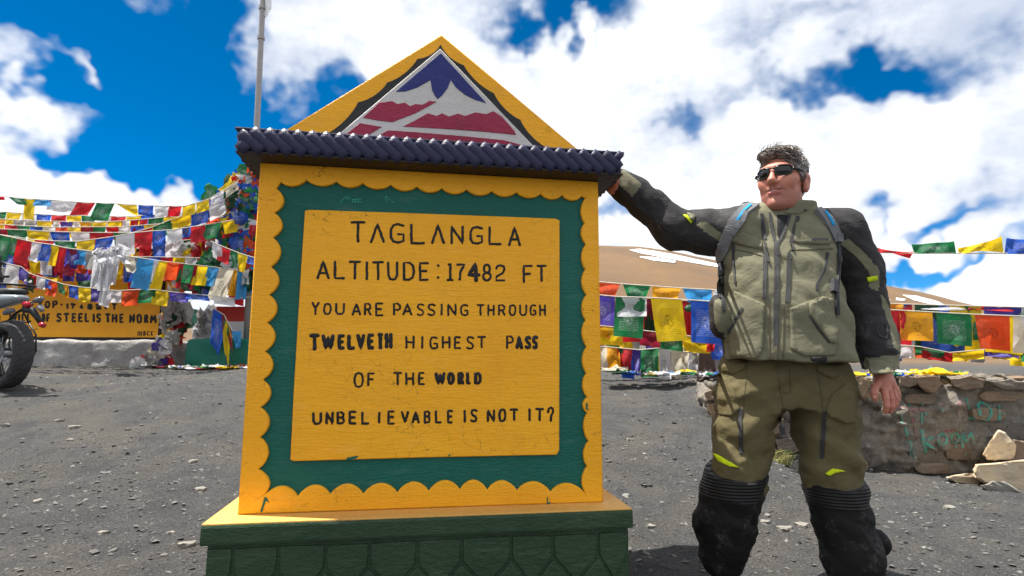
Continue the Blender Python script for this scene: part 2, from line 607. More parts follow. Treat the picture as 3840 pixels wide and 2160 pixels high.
def paint(name, col, col2=None, rough=.42, brush=(3, 3, 40), grime=.35, chips=None, bumpk=.35, crack=False, crackc=(.10,.05,.01)):
    """hand-brushed enamel on cement: uneven tint, brush ridges, dirt, chips"""
    t = NT(name)
    big = t.noise(3.0, 5, .6)
    c = t.mix(t.ramp(big, .35, .7), col, col2 or tuple(v*.82 for v in col))
    band = t.noise(5, 6, .65, (1, 1, 9), offs=(1, 5, 2))
    c = t.mix(t.ramp(band, .40, .68, 0, .5), c, tuple(v*.86 for v in col))
    lite = t.noise(7, 5, .7, (1, 1, 4), offs=(7, 2, 9))
    c = t.mix(t.ramp(lite, .56, .76, 0, .35), c, tuple(min(1, v*.9 + .09) for v in col))
    st = t.noise(9, 6, .7, (1, 1, 5))
    c = t.mix(t.ramp(st, .60, .78, 0, grime), c, tuple(v*.45 + .02 for v in col))
    if chips is not None:
        ch = t.noise(26, 5, .7, (1, 1, 1.5), offs=(4, 2, 1))
        c = t.mix(t.ramp(ch, .735, .75), c, chips)
    drip = t.noise(10, 5, .65, (1, 1, .10), offs=(2, 6, 1))
    c = t.mix(t.ramp(drip, .55, .74, 0, grime*.5), c, tuple(v*.6 + .015 for v in col))
    h = t.noise(9, 5, .65, (brush[0], brush[1], 2 + brush[2]*.45), dist=.4)
    h2 = t.noise(60, 4, .6)
    hh = t.math('ADD', h, t.math('MULTIPLY', h2, .2))
    if crack:
        warp = t.noise(14, 4, .6)
        v = t.voro(15, 'DISTANCE_TO_EDGE', (1, 1, 1))
        dst = t.n('ShaderNodeVectorMath', operation='ADD')
        sc = t.n('ShaderNodeVectorMath', operation='SCALE'); sc.inputs['Scale'].default_value = .06
        nn = t.n('ShaderNodeTexNoise'); nn.inputs['Scale'].default_value = 18; nn.inputs['Detail'].default_value = 5
        t.l(t.co.outputs['Object'], nn.inputs['Vector']); t.l(nn.outputs['Color'], sc.inputs[0])
        t.l(t.co.outputs['Object'], dst.inputs[0]); t.l(sc.outputs[0], dst.inputs[1]); t.l(dst.outputs[0], v.inputs['Vector'])
        line = t.ramp(v.outputs['Distance'], .0, .016, 1, 0)
        patch = t.ramp(t.noise(3.2, 3, .5, offs=(9, 1, 3)), .50, .62)
        brk = t.ramp(t.noise(30, 3, .6, offs=(2, 8, 3)), .45, .55)
        ln = t.math('MULTIPLY', t.math('MULTIPLY', line, patch), brk)
        c = t.mix(t.math('MULTIPLY', ln, .75), c, crackc)
        hh = t.math('SUBTRACT', hh, t.math('MULTIPLY', ln, .8))
    hh = t.math('ADD', hh, t.math('MULTIPLY', t.noise(28, 5, .7, offs=(3, 3, 8)), .9))
    nb = t.bump(hh, bumpk*.75, .012)
    t.b.inputs['Specular IOR Level'].default_value = .28
    return t.fin(c, t.ramp(big, .3, .7, rough*.8, rough*1.25), nb)

def cloth(name, col, rough=.85, var=.25, weave=900, dust=None, sheen=0.0, fold=0.35):
    t = NT(name)
    a = t.noise(7, 5, .6)
    c = t.mix(t.ramp(a, .35, .68), tuple(v*(1+var*.5) for v in col), tuple(v*(1-var) for v in col))
    if dust is not None:
        d = t.noise(9, 7, .72, offs=(3, 1, 7)); d2 = t.noise(70, 3, .7)
        f = t.math('MULTIPLY', t.ramp(d, .52, .70), t.ramp(d2, .42, .62))
        c = t.mix(t.math('MULTIPLY', f, .8), c, dust)
    h = t.noise(11, 4, .55, (1, 1, 1.3), dist=.6)
    w = t.noise(weave, 2, .5)
    nb = t.bump(h, fold, .03)
    nb = t.bump(w, .12, .002, nb)
    t.b.inputs['Specular IOR Level'].default_value = .25
    return t.fin(c, rough, nb)

def plain(name, col, rough=.5, metal=0.0, var=.15, bumpk=.1, scale=20):
    t = NT(name)
    a = t.noise(scale, 4, .6)
    c = t.mix(a, tuple(v*(1-var) for v in col), tuple(min(1, v*(1+var)) for v in col))
    return t.fin(c, rough, t.bump(t.noise(scale*6, 3, .6), bumpk, .004), Metallic=metal)
# ------------------------------------------------------------------ ground
def sstep(a, b, x):
    t = np.clip((x - a)/(b - a), 0, 1)
    return t*t*(3 - 2*t)

_RY = np.array([-100, 0, 2.5, 3.2, 4.2, 5.6, 7.0, 9.0, 12, 20, 40, 90, 6000], float)
_RZ = np.array([-.6, 0, 0.0, .10, .33, .62, .70, .83, .90, 1.0, 1.3, 1.5, -40], float)
def _ramp(y):
    s = 0
    for o in (-.5, -.25, 0, .25, .5):
        s = s + np.interp(y + o, _RY, _RZ)
    return s/5
WALL_Y = 4.83
def ground_z(x, y):
    x = np.asarray(x, float); y = np.asarray(y, float)
    r = _ramp(y)
    low = 0.012*np.sin(x*1.3 + y)                              # yard in front of the retaining wall
    b = sstep(1.55, 2.35, x)
    z = r*(1 - b) + low*b
    top = 0.72 + 0.015*(y - 5)                                    # terrace behind it
    tz = r*(1 - b) + np.maximum(top, r)*b
    k = (y > WALL_Y + .12).astype(float)
    z = z*(1 - k) + tz*k
    return z

def axis(lo, hi, h, far, g=1.35):
    a = list(np.arange(lo, hi + 1e-6, h)); s = h
    x = a[-1]
    while x < far: s *= g; x += s; a.append(x)
    s = h; x = lo; pre = []
    while x > -far: s *= g; x -= s; pre.append(x)
    return np.array(pre[::-1] + a)

gx = axis(-6.5, 6.5, .06, 5000); gy = axis(0.9, 9.6, .05, 5000)
X, Y = np.meshgrid(gx, gy, indexing='ij')
Z = ground_z(X, Y)
near = np.exp(-((np.maximum(np.abs(X) - 7, 0))**2 + np.maximum(Y - 11, 0)**2)/4)
Z = Z + near*(.030*fbm(X*1.1, Y*1.1, X*0, 3) + .022*fbm(X*5, Y*5, X*0+3, 3) + .010*fbm(X*17, Y*17, X*0+7, 2))
nx, ny = X.shape
I = np.arange(nx*ny).reshape(nx, ny)
Q = np.stack([I[:-1, :-1].ravel(), I[1:, :-1].ravel(), I[1:, 1:].ravel(), I[:-1, 1:].ravel()], 1)

t = NT('gravel_ground')
big = t.noise(.9, 5, .6); mid = t.noise(6, 6, .65); fine = t.noise(95, 5, .75); vor = t.voro(150)
gcol = t.mix(t.ramp(mid, .35, .66), srgb(84, 85, 86), srgb(108, 107, 106))
gcol = t.mix(t.ramp(t.noise(1.6, 6, .62, offs=(3, 3, 0)), .48, .64, 0, .8), gcol, srgb(118, 113, 104))
gcol = t.mix(t.ramp(fine, .38, .66), gcol, srgb(58, 58, 59))
spk = t.noise(210, 3, .8)
gcol = t.mix(t.ramp(spk, .62, .72, 0, .75), gcol, srgb(150, 146, 139))
gcol = t.mix(t.math('MULTIPLY', t.ramp(vor.outputs['Color'], .80, .96), .35), gcol, srgb(150, 146, 138))
# brown fields far off
sepn = t.n('ShaderNodeSeparateXYZ'); t.l(t.co.outputs['Object'], sepn.inputs[0])
gcol = t.mix(t.ramp(sepn.outputs[1], 9.5, 16), gcol, t.mix(mid, srgb(124, 102, 78), srgb(98, 82, 64)))
hh = t.math('ADD', t.math('MULTIPLY', fine, 1.0), t.math('MULTIPLY', spk, .7))
nb = t.bump(hh, .95, .022)
t.b.inputs['Specular IOR Level'].default_value = .2
M_GROUND = t.fin(gcol, .92, nb)
ground = np_obj('ground', np.stack([X.ravel(), Y.ravel(), Z.ravel()], 1), Q, M_GROUND)
tag(ground, kind='structure')
GB = bvh_of(ground)
def on_ground(x, y, dz=0.0):
    h = GB.ray_cast(Vector((x, y, 30)), Vector((0, 0, -1)))
    return Vector((x, y, (h[0].z if h[0] is not None else 0) + dz))
def ground_px(px, py):
    h = GB.ray_cast(CAMP, ray(px, py).normalized())
    return h[0]

# loose gravel, thousands of slate chips
def chips(n, seed, yr, xr, smin, smax, flat):
    r = np.random.RandomState(seed)
    y = yr[0] + (yr[1] - yr[0])*r.rand(n)**1.25
    x = xr[0] + (xr[1] - xr[0])*r.rand(n)
    keep = (np.abs(x) < y*1.02 + .3)
    x, y = x[keep], y[keep]; n = len(x)
    z = ground_z(x, y) + .030*fbm(x*1.1, y*1.1, x*0, 3) + .022*fbm(x*5, y*5, x*0+3, 3) + .010*fbm(x*17, y*17, x*0+7, 2)
    s = smin + (smax - smin)*r.rand(n)**9
    base = np.array([[1,0,0],[.45,.9,0],[-.6,.75,0],[-1,-.1,0],[-.4,-.85,0],[.6,-.7,0],[.1,.1,1],[0,0,-1]], float)
    tri = np.array([[0,1,6],[1,2,6],[2,3,6],[3,4,6],[4,5,6],[5,0,6]])
    V = base[None]*(1 + .5*(r.rand(n, 8, 1) - .5))
    V = V*np.stack([s, s*(.5 + .5*r.rand(n)), s*flat*(.5 + r.rand(n))], 1)[:, None, :]
    a = r.rand(n)*6.283; ca, sa = np.cos(a)[:, None], np.sin(a)[:, None]
    tx = (r.rand(n)-.5)[:, None]*.7; ty = (r.rand(n)-.5)[:, None]*.7
    vx = V[..., 0]*ca - V[..., 1]*sa; vy = V[..., 0]*sa + V[..., 1]*ca
    vz = V[..., 2] + vx*tx + vy*ty
    W3 = np.stack([vx + x[:, None], vy + y[:, None], vz + (z + s*.12)[:, None]], 2)
    return W3.reshape(-1, 3), (tri[None] + (np.arange(n)*8)[:, None, None]).reshape(-1, 3)
t = NT('slate_chips')
gi = t.n('ShaderNodeNewGeometry').outputs['Random Per Island']
cr = t.n('ShaderNodeValToRGB'); t.l(gi, cr.inputs[0])
els = cr.color_ramp.elements
els[0].position = 0; els[0].color = (*srgb(44, 44, 45), 1)
els[1].position = 1; els[1].color = (*srgb(118, 116, 112), 1)
for p_, c_ in ((.35, (62, 61, 61)), (.62, (82, 80, 77)), (.86, (94, 93, 90))):
    e = els.new(p_); e.color = (*srgb(*c_), 1)
M_CHIP = t.fin(cr.outputs[0], .85, t.bump(t.noise(120, 4, .7), .3, .004))
va, fa = chips(34000, 3, (1.2, 4.4), (-3.2, 3.4), .0030, .017, .40)
vb, fb = chips(18000, 4, (2.5, 8.5), (-7.0, 6.5), .005, .024, .40)
gravel = np_obj('gravel', np.concatenate([va, vb]), np.concatenate([fa, fb + len(va)]), M_CHIP, smooth=False)
tag(gravel, 'grey slate gravel chips scattered over the whole ground', 'gravel', kind='stuff')

# ------------------------------------------------------------------ hillside behind
RIDGE = [(-3000, 1345), (-400, 1240), (700, 1195), (1400, 1060), (2000, 940), (2250, 922), (2400, 926), (2500, 940), (2720, 985), (3000, 1030), (3300, 1066), (3500, 1103), (3680, 1150), (4000, 1235), (4600, 1310), (7000, 1350)]
rx_ = np.array([r[0] for r in RIDGE], float); ry_ = np.array([r[1] for r in RIDGE], float)
cols = np.linspace(-2800, 6800, 260)
HV = []; NH = 46
for i, c in enumerate(cols):
    top = P(c, np.interp(c, rx_, ry_), 95.0)
    bot = P(c, 1352, 24.0); bot.z = 0.6
    for j in range(NH + 8):
        tt = j/(NH - 1)
        if tt <= 1:
            q = bot.lerp(top, tt)
            q.z = bot.z + (top.z - bot.z)*(tt**.86)
        else:
            q = top + Vector((top.x*.05, 12, 0))*(tt - 1)*7
            q.z = top.z - 60*(tt - 1)**1.4 - .3*(tt-1)*10
        amp = min(1, tt*3)*(1 if tt <= 1 else .4)
        q.z += amp*(.35*mnoise.noise(Vector((q.x*.06, q.y*.06, 0))) + .10*mnoise.noise(Vector((q.x*.35, q.y*.35, 3))))
        HV.append(q)
NR = NH + 8
HF = [(i*NR+j, (i+1)*NR+j, (i+1)*NR+j+1, i*NR+j+1) for i in range(len(cols)-1) for j in range(NR-1)]
t = NT('dry_hillside')
a = t.noise(.11, 6, .6, (1, .35, 1)); b = t.noise(.7, 7, .72, (1, .5, 2)); c = t.noise(5, 4, .75)
hc = t.mix(t.ramp(a, .35, .65), srgb(108, 81, 48), srgb(90, 68, 43))
hc = t.mix(t.ramp(b, .45, .7, 0, .6), hc, srgb(86, 70, 56))
hc = t.mix(t.ramp(t.noise(.6, 5, .7, offs=(4, 4, 4)), .64, .74, 0, .4), hc, srgb(136, 120, 70))
hc = t.mix(t.ramp(c, .55, .7, 0, .5), hc, srgb(74, 62, 50))
M_HILL = t.fin(hc, .95, t.bump(t.math('ADD', b, c), .35, .12))
hill = mk('hill', HV, HF, M_HILL, smooth=True); tag(hill, kind='structure')
HB = bvh_of(hill)
t = NT('old_snow')
M_SNOW = t.fin(t.mix(t.noise(.8, 4), (.86, .88, .92), (.74, .77, .82)), .6, t.bump(t.noise(2, 5), .4, .2))
for k, poly in enumerate([
        [(2360, 938), (2400, 935), (2440, 941), (2480, 947), (2540, 958), (2620, 976), (2700, 993), (2790, 1008), (2800, 1016), (2730, 1010), (2660, 998), (2590, 986), (2520, 974), (2460, 962), (2400, 950)],
        [(2398, 965), (2450, 966), (2535, 980), (2530, 988), (2460, 980)],
        [(3385, 1108), (3440, 1112), (3510, 1130), (3545, 1146), (3490, 1142), (3430, 1128)],
        [(3360, 1119), (3395, 1124), (3390, 1131), (3360, 1127)]]):
    V_, F_ = drape_patch(HB, poly, step=5, thick=.03, lift=.05, fallback=92)
    so = mk('snow_patch', V_, F_, M_SNOW, smooth=True)
    tag(so, kind='structure')
# ------------------------------------------------------------------ the painted pass marker
MA = RAD(9.1)
MT = Vector((math.cos(MA), math.sin(MA), 0)); MN = Vector((math.sin(MA), -math.cos(MA), 0))
MO = P(2262, 1885, 2.2); MO.z = 0
def ML(u, d, z):
    return MO + MT*u - MN*d + Vector((0, 0, z))
def mpx(px, py, d=0.0):
    """photo point -> (u, z) on the marker's face, d metres behind its front"""
    dr = ray(px, py); s = ((MO - MN*d - CAMP).dot(MN))/dr.dot(MN)
    q = CAMP + dr*s
    return ((q - MO).dot(MT), q.z)

YEL = srgb(250, 182, 14); 
M_YEL = paint('yellow_enamel', (.97, .455, .014), (.92, .40, .011), .38, (3, 3, 34), .30, None, .5, crack=True)
M_YEL2 = paint('yellow_enamel_panel', (.98, .465, .016), (.93, .41, .013), .40, (2, 2, 30), .32, None, .5, crack=True)
M_GRN = paint('green_enamel', (.004, .125, .092), (.003, .098, .074), .34, (3, 3, 30), .25, None, .55)
M_DGRN = paint('dark_green_enamel', (.030, .066, .030), (.020, .046, .022), .34, (3, 3, 18), .35, (.10, .13, .12), .6)
M_NAVY = paint('navy_enamel', (.026, .028, .072), (.016, .017, .046), .42, (6, 6, 6), .3, (.075, .07, .11), .45)
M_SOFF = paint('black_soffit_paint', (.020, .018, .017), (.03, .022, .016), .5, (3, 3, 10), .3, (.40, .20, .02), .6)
M_BLACK = paint('black_letter_paint', (.010, .010, .011), (.018, .018, .02), .34, (20, 20, 20), .2, None, .5)
M_WHT = paint('white_enamel', (.62, .60, .58), (.52, .48, .45), .5, (8, 8, 10), .35, (.35, .20, .10), .5)
M_BLU = paint('blue_enamel', (.020, .030, .19), (.014, .020, .13), .4, (8, 8, 8), .3, None, .5)
M_RED = paint('crimson_enamel', (.36, .022, .065), (.26, .020, .050), .4, (4, 4, 12), .35, (.30, .16, .15), .6)
M_CHAR = paint('charcoal_enamel', (.028, .028, .027), (.018, .018, .018), .5, (6, 6, 8), .3, None, .6)

mon = empty('pass_marker', ML(-.64, .25, 0), 'yellow and green painted concrete pass marker with triangular top reading TAGLANGLA', 'marker')

def plate(name, splines, d0, d1, mat, bevel=.003, parent=mon, sub=None):
    """flat plate with holes; splines of (u, z); occupies depth d0 (front) to d1 (back)"""
    cu = bpy.data.curves.new(name, 'CURVE'); cu.dimensions = '2D'; cu.fill_mode = 'BOTH'
    for pts in splines:
        sp = cu.splines.new('POLY'); sp.points.add(len(pts) - 1)
        for i, p in enumerate(pts): sp.points[i].co = (p[0], p[1], 0, 1)
        sp.use_cyclic_u = True
    cu.extrude = (d1 - d0)/2 - bevel
    cu.bevel_depth = bevel; cu.bevel_resolution = 1; cu.offset = -bevel
    tmp = bpy.data.objects.new(name, cu); COL.objects.link(tmp)
    dg = bpy.context.evaluated_depsgraph_get()
    me = bpy.data.meshes.new_from_object(tmp.evaluated_get(dg))
    bpy.data.objects.remove(tmp); bpy.data.curves.remove(cu)
    me.name = name
    mid = (d0 + d1)/2
    for v in me.vertices:
        v.co = ML(v.co.x, mid - v.co.z, v.co.y)
    me.materials.clear()
    return obj(name, me, mat, parent)

def slab(name, u0, u1, d0, d1, z0, z1, mat, parent=mon, bev=.006, jit=0.0):
    bm = bmesh.new()
    bmesh.ops.create_cube(bm, size=1)
    for v in bm.verts:
        v.co = Vector((u0 if v.co.x < 0 else u1, d0 if v.co.y < 0 else d1, z0 if v.co.z < 0 else z1))
    if bev: bmesh.ops.bevel(bm, geom=bm.edges[:], offset=bev, segments=2, affect='EDGES', profile=.6)
    for v in bm.verts: v.co = ML(*v.co)
    bmesh.ops.recalc_face_normals(bm, faces=bm.faces)
    me = bpy.data.meshes.new(name); bm.to_mesh(me); bm.free()
    return obj(name, me, mat, parent)

BZ0, BZ1 = .381, 1.6155
slab('plinth', -1.343, .068, -.082, .70, -.15, .314, M_CHAR if False else M_DGRN, bev=.012)
slab('plinth_cap', -1.360, .078, -.104, .72, .3135, .3785, M_DGRN, bev=.010)
M_LEDGE = paint('dusty_faded_yellow', (.74, .42, .11), (.66, .34, .08), .6, (3, 3, 3), .4, (.50, .42, .30), .5)
slab('ledge', -1.357, .075, -.100, .716, .376, .3825, M_LEDGE, bev=.003)
slab('body_block', -1.279, 0, .022, .55, .3815, BZ1 - .002, M_YEL, bev=.008)

# scalloped frame
def scallops(cusps, depth, inward, n=10):
    out = []
    for a, b in zip(cusps[:-1], cusps[1:]):
        for i in range(n):
            s = i/n
            k = math.sin(math.pi*s)**.75*depth
            out.append((a[0] + (b[0]-a[0])*s + inward[0]*k, a[1] + (b[1]-a[1])*s + inward[1]*k))
    return out
r2 = random.Random(4)
top = [(1053,682),(1149,674),(1261,680),(1360,686),(1465,692),(1564,699),(1657,705),(1750,710),(1845,716),(1937,720),(2028,726),(2109,731),(2182,735)]
rgt = [(2196,742),(2193,836),(2198,915),(2196,1010),(2200,1105),(2197,1200),(2201,1300),(2200,1400),(2203,1490),(2203,1550),(2208,1655),(2203,1750),(2197,1850)]
bot = [(2195,1852),(2066,1845),(1940,1840),(1828,1838),(1725,1836),(1608,1842),(1490,1848),(1362,1853),(1238,1854),(1116,1861),(990,1862)]
lft = [(983,1860),(968,1760),(974,1640),(976,1528),(985,1425),(993,1318),(1001,1210),(1009,1105),(1015,1000),(1023,890),(1028,797),(1035,706)]
g = lambda L: [mpx(*p) for p in L]
hole = scallops(g(top), .020, (0, -1)) + [mpx(*top[-1])]
hole += scallops(g(rgt), .017, (-1, 0)) + scallops(g(bot), .034, (0, 1)) + scallops(g(lft), .030, (1, 0)) + [mpx(*lft[-1])]
outer = [(-1.279, BZ0+.002), (0, BZ0+.002), (0, BZ1 - .001), (-1.279, BZ1 - .001)]
plate('green_border', [[(-1.262, .40), (-.018, .40), (-.018, 1.59), (-1.262, 1.59)]], .014, .024, M_GRN, .002)
plate('scalloped_frame', [outer, hole], 0.0, .0195, M_YEL, .004)
panel_pts = [(1143,789),(1160,786),(1500,797),(1900,812),(2085,819),(2099,826),(2099,1250),(2098,1690),(2088,1706),(1600,1716),(1100,1730),(1088,1724),(1100,1480),(1125,1060)]
plate('text_panel', [g(panel_pts)], -.0005, .0185, M_YEL2, .004)
# dabs of green paint strayed over the yellow
for poly in ([(993,1862),(1003,1870),(1010,1885),(1004,1880),(997,1878),(988,1905),(982,1922),(977,1914),(984,1893)],
             [(2050,1870),(2055,1862),(2054,1885),(2065,1880),(2058,1898),(2052,1896)],
             [(2197,1510),(2204,1512),(2203,1530),(2207,1540),(2198,1535)], [(1300,1716),(1345,1708),(1335,1721),(1300,1724)], [(1690,1708),(1684,1702),(1680,1712)]):
    plate('paint_dab', [g(poly)], -.0025, .001, M_GRN, .0005)

# ---- lettering: brush strokes laid in grooves
def arc(cx, cy, rx, ry, a0, a1, n=10):
    return [(cx + rx*math.cos(RAD(a0 + (a1-a0)*i/n)), cy + ry*math.sin(RAD(a0 + (a1-a0)*i/n))) for i in range(n+1)]
GL = {
 'T': [[(0,1),(1,1)],[(.5,1),(.5,0)]],
 'A': [[(0,0),(.5,1),(1,0)],[(.2,.32),(.8,.32)]],
 'a': [[(0,0),(.5,1),(1,0)]],
 'G': [[(1,.93),(.55,1),(.2,.95),(0,.72),(0,.28),(.2,.05),(.6,0),(1,.1),(1,.45),(.58,.45)]],
 'L': [[(0,1),(0,0),(1,0)]], 'N': [[(0,0),(0,1),(1,0),(1,1)]], 'I': [[(.5,1),(.5,0)]],
 'U': [[(0,1),(.02,.25),(.22,.02),(.5,0),(.78,.02),(.98,.25),(1,1)]],
 'D': [[(0,0),(0,1),(.55,1),(.9,.85),(1,.5),(.9,.15),(.55,0),(0,0)]],
 'E': [[(1,1),(0,1),(0,0),(1,0)],[(0,.52),(.82,.52)]], 'F': [[(1,1),(0,1),(0,0)],[(0,.5),(.8,.5)]],
 '1': [[(.2,.97),(.55,1),(.5,0)],[(.0,0),(1,0)]], '7': [[(0,1),(1,1),(.42,.5),(.36,0)]],
 '4': [[(.7,0),(.68,1),(0,.34),(1,.34)]],
 '8': [arc(.5,.74,.40,.26,-90,270,14), arc(.5,.25,.5,.25,90,450,14)],
 '2': [[(.02,.78),(.15,.95),(.5,1),(.9,.93),(.98,.72),(.8,.5),(.1,.25),(0,0),(1,0)]],
 'Y': [[(0,1),(.5,.5),(1,1)],[(.5,.5),(.48,0)]],
 'O': [[(.5,1),(.15,.92),(0,.6),(.02,.3),(.22,.03),(.55,0),(.88,.1),(1,.42),(.98,.75),(.8,.95),(.5,1)]],
 'R': [[(0,0),(0,1),(.65,1),(.95,.85),(.9,.58),(.6,.48),(0,.48)],[(.5,.48),(1,0)]],
 'P': [[(0,0),(0,1),(.65,1),(1,.85),(.98,.58),(.65,.45),(0,.45)]],
 'S': [[(1,.9),(.6,1),(.2,.95),(.05,.75),(.25,.56),(.75,.45),(.97,.25),(.8,.04),(.4,0),(0,.1)]],
 'H': [[(0,1),(0,0)],[(1,1),(1,0)],[(0,.5),(1,.5)]], 'V': [[(0,1),(.5,0),(1,1)]], 'W': [[(0,1),(.25,0),(.5,.85),(.75,0),(1,1)]],
 'B': [[(0,0),(0,1),(.6,1),(.92,.85),(.85,.62),(.5,.54),(0,.54)],[(.5,.54),(.9,.45),(1,.22),(.8,.03),(0,0)]],
 '?': [[(.0,.62),(.12,.9),(.5,1),(.9,.9),(1,.66),(.75,.5),(.6,.38),(.58,.0)]],
 'M': [[(0,0),(.08,1),(.5,.25),(.92,1),(1,0)]], 'C': [[(1,.9),(.6,1),(.2,.93),(0,.6),(0,.35),(.2,.06),(.6,0),(1,.1)]],
 'K': [[(0,1),(0,0)],[(1,1),(.02,.42)],[(.3,.55),(1,0)]], '-': [[(0,.5),(1,.5)]],
}
def letter_mesh(ch, box, w, plane, normal, seed, h=.0032, sub=6):
    """box in photo pixels (x0, y0, x1, y1), w = stroke width in metres"""
    rr = random.Random(seed)
    mb = MB(); x0, y0, x1, y1 = box
    for st in GL[ch]:
        pts = [(x0 + (x1-x0)*a, y1 + (y0-y1)*b) for a, b in st]
        if len(pts) <= 5: pts = densify(pts, max(6, (y1-y0)/sub))
        P3 = [plane(p[0] + rr.uniform(-.8, .8), p[1] + rr.uniform(-.8, .8)) for p in pts]
        a, b = P3[0], P3[1]; P3.insert(0, a + (a-b).normalized()*w*.30)
        a, b = P3[-1], P3[-2]; P3.append(a + (a-b).normalized()*w*.30)
        R = [w*.5*rr.uniform(.88, 1.1) for _ in P3]; R[0] = R[-1] = w*.30
        mb.tube(P3, R, 8, flat=(normal, h*2/w))
    return mb
LINES = [  # (origin, [(char, x0, y0, x1, y1)], stroke px)
 ((1080, 760), 2.3418, 22, 'T 548 165 680 350|a 722 180 850 353|G 895 182 1022 358|L 1075 186 1202 364|a 1258 190 1376 364|N 1428 200 1542 364|G 1595 207 1712 367|L 1762 209 1876 371|A 1934 210 2046 380'),
 ((1080, 760), 2.3418, 21, 'A 252 510 366 671|L 404 512 500 671|T 534 512 643 674|I 680 516 706 680|T 740 516 843 680|U 872 518 968 681|D 1009 522 1113 684|E 1152 524 1238 684|1 1392 532 1456 685|7 1478 537 1557 685|8 1705 537 1788 690|2 1817 542 1910 690|F 2062 548 2150 704|T 2180 548 2270 694'),
 ((1080, 760), 2.3418, 34, '4 1574 528 1690 695'),
 ((1080, 760), 2.3418, 17, 'Y 208 870 277 984|O 310 882 381 984|U 416 882 497 984|A 560 882 640 990|R 670 882 733 990|E 768 880 836 995|P 925 882 990 990|A 1006 884 1092 990|S 1130 884 1198 994|S 1222 886 1297 994|I 1340 886 1358 990|N 1400 888 1478 993|G 1514 890 1583 994|T 1657 893 1723 993|H 1752 894 1813 991|R 1847 894 1910 991|O 1939 894 2003 994|U 2032 894 2098 993|G 2122 894 2180 993|H 2207 894 2263 993'),
 ((1080, 1220), 2.3418, 30, 'T 188 80 280 222|W 298 80 408 210|E 438 82 498 210|L 524 82 588 210|V 602 78 676 208|E 698 76 758 208|T 786 72 836 208|H 854 68 914 202|A 1998 92 2062 208|S 2078 92 2136 208|S 2142 90 2196 210'),
 ((1080, 1220), 2.3418, 18, 'H 1033 92 1110 204|I 1168 95 1190 204|G 1242 98 1316 210|H 1352 95 1425 204|E 1458 98 1520 206|S 1563 95 1636 211|T 1662 95 1738 202|P 1915 90 1982 206|O 578 412 664 545|F 698 415 762 533|T 925 411 1002 526|H 1032 412 1106 524|E 1145 411 1200 522'),
 ((1080, 1220), 2.3418, 29, 'W 1288 412 1382 518|O 1400 414 1462 518|R 1490 410 1545 520|L 1566 412 1605 516|D 1636 412 1700 516'),
 ((1080, 1220), 2.3418, 20, 'U 215 764 297 872|N 331 758 399 868|B 430 756 500 868|E 534 752 602 868|L 646 760 715 868|I 790 760 812 860|E 874 750 938 868|V 993 753 1062 858|A 1086 756 1157 860|B 1194 748 1252 860|L 1292 745 1350 858|E 1398 744 1448 858|I 1543 742 1562 852|S 1601 736 1665 850|N 1748 740 1816 848|O 1848 732 1916 847|T 1948 733 2022 838|I 2112 730 2130 844|T 2172 728 2247 840|? 2276 712 2336 844'),
]
def mon_plane(d):
    def f(px, py):
        u, z = mpx(px, py, d); return ML(u, d, z)
    return f
k = 0
for (org, sc_, sw, txt) in LINES:
    for it in txt.split('|'):
        q = it.split(); ch = q[0]; bx_ = [float(v)/sc_ for v in q[1:]]
        hw = sw/sc_*.5
        box = (org[0]+bx_[0]+hw*.8, org[1]+bx_[1]+hw*.7, org[0]+bx_[2]-hw*.8, org[1]+bx_[3]-hw*.7)
        if ch == 'I': box = (org[0]+(bx_[0]+bx_[2])/2-1, box[1], org[0]+(bx_[0]+bx_[2])/2+1, box[3])
        letter_mesh(ch, box, sw/sc_*.00115, mon_plane(0), MN, k, .0034).build('letter', M_BLACK, mon, smooth=True)
        k += 1
for (cx, cy) in ((1320, 552), (1318, 657)):
    p_ = mon_plane(0)(1080+cx/2.3418, 760+cy/2.3418)
    mb = MB(); mb.tube([p_ - Vector((0,0,.004)), p_ + Vector((0,0,.004))], [.0055, .005], 8, flat=(MN, .6)); mb.build('colon_dot', M_BLACK, mon, smooth=True)
# scratched marks in the green band
M_SCR = plain('scratched_green', (.02, .42, .29), .5)
for st in ([(1277,760),(1292,742),(1297,735),(1302,746)],[(1300,748),(1308,733),(1313,748)],[(1319,757),(1357,757)],[(1322,748),(1355,746)],[(1322,748),(1322,757)],[(1332,748),(1332,757)],[(1344,747),(1344,757)],[(1445,737),(1450,755)],[(1445,737),(1455,738)],[(1455,745),(1462,752)],[(1468,757),(1478,758)]):
    MB().tube([mon_plane(.0135)(*p_) for p_ in st], .0011, 5, flat=(MN, .5)).build('scratch_mark', M_SCR, mon)

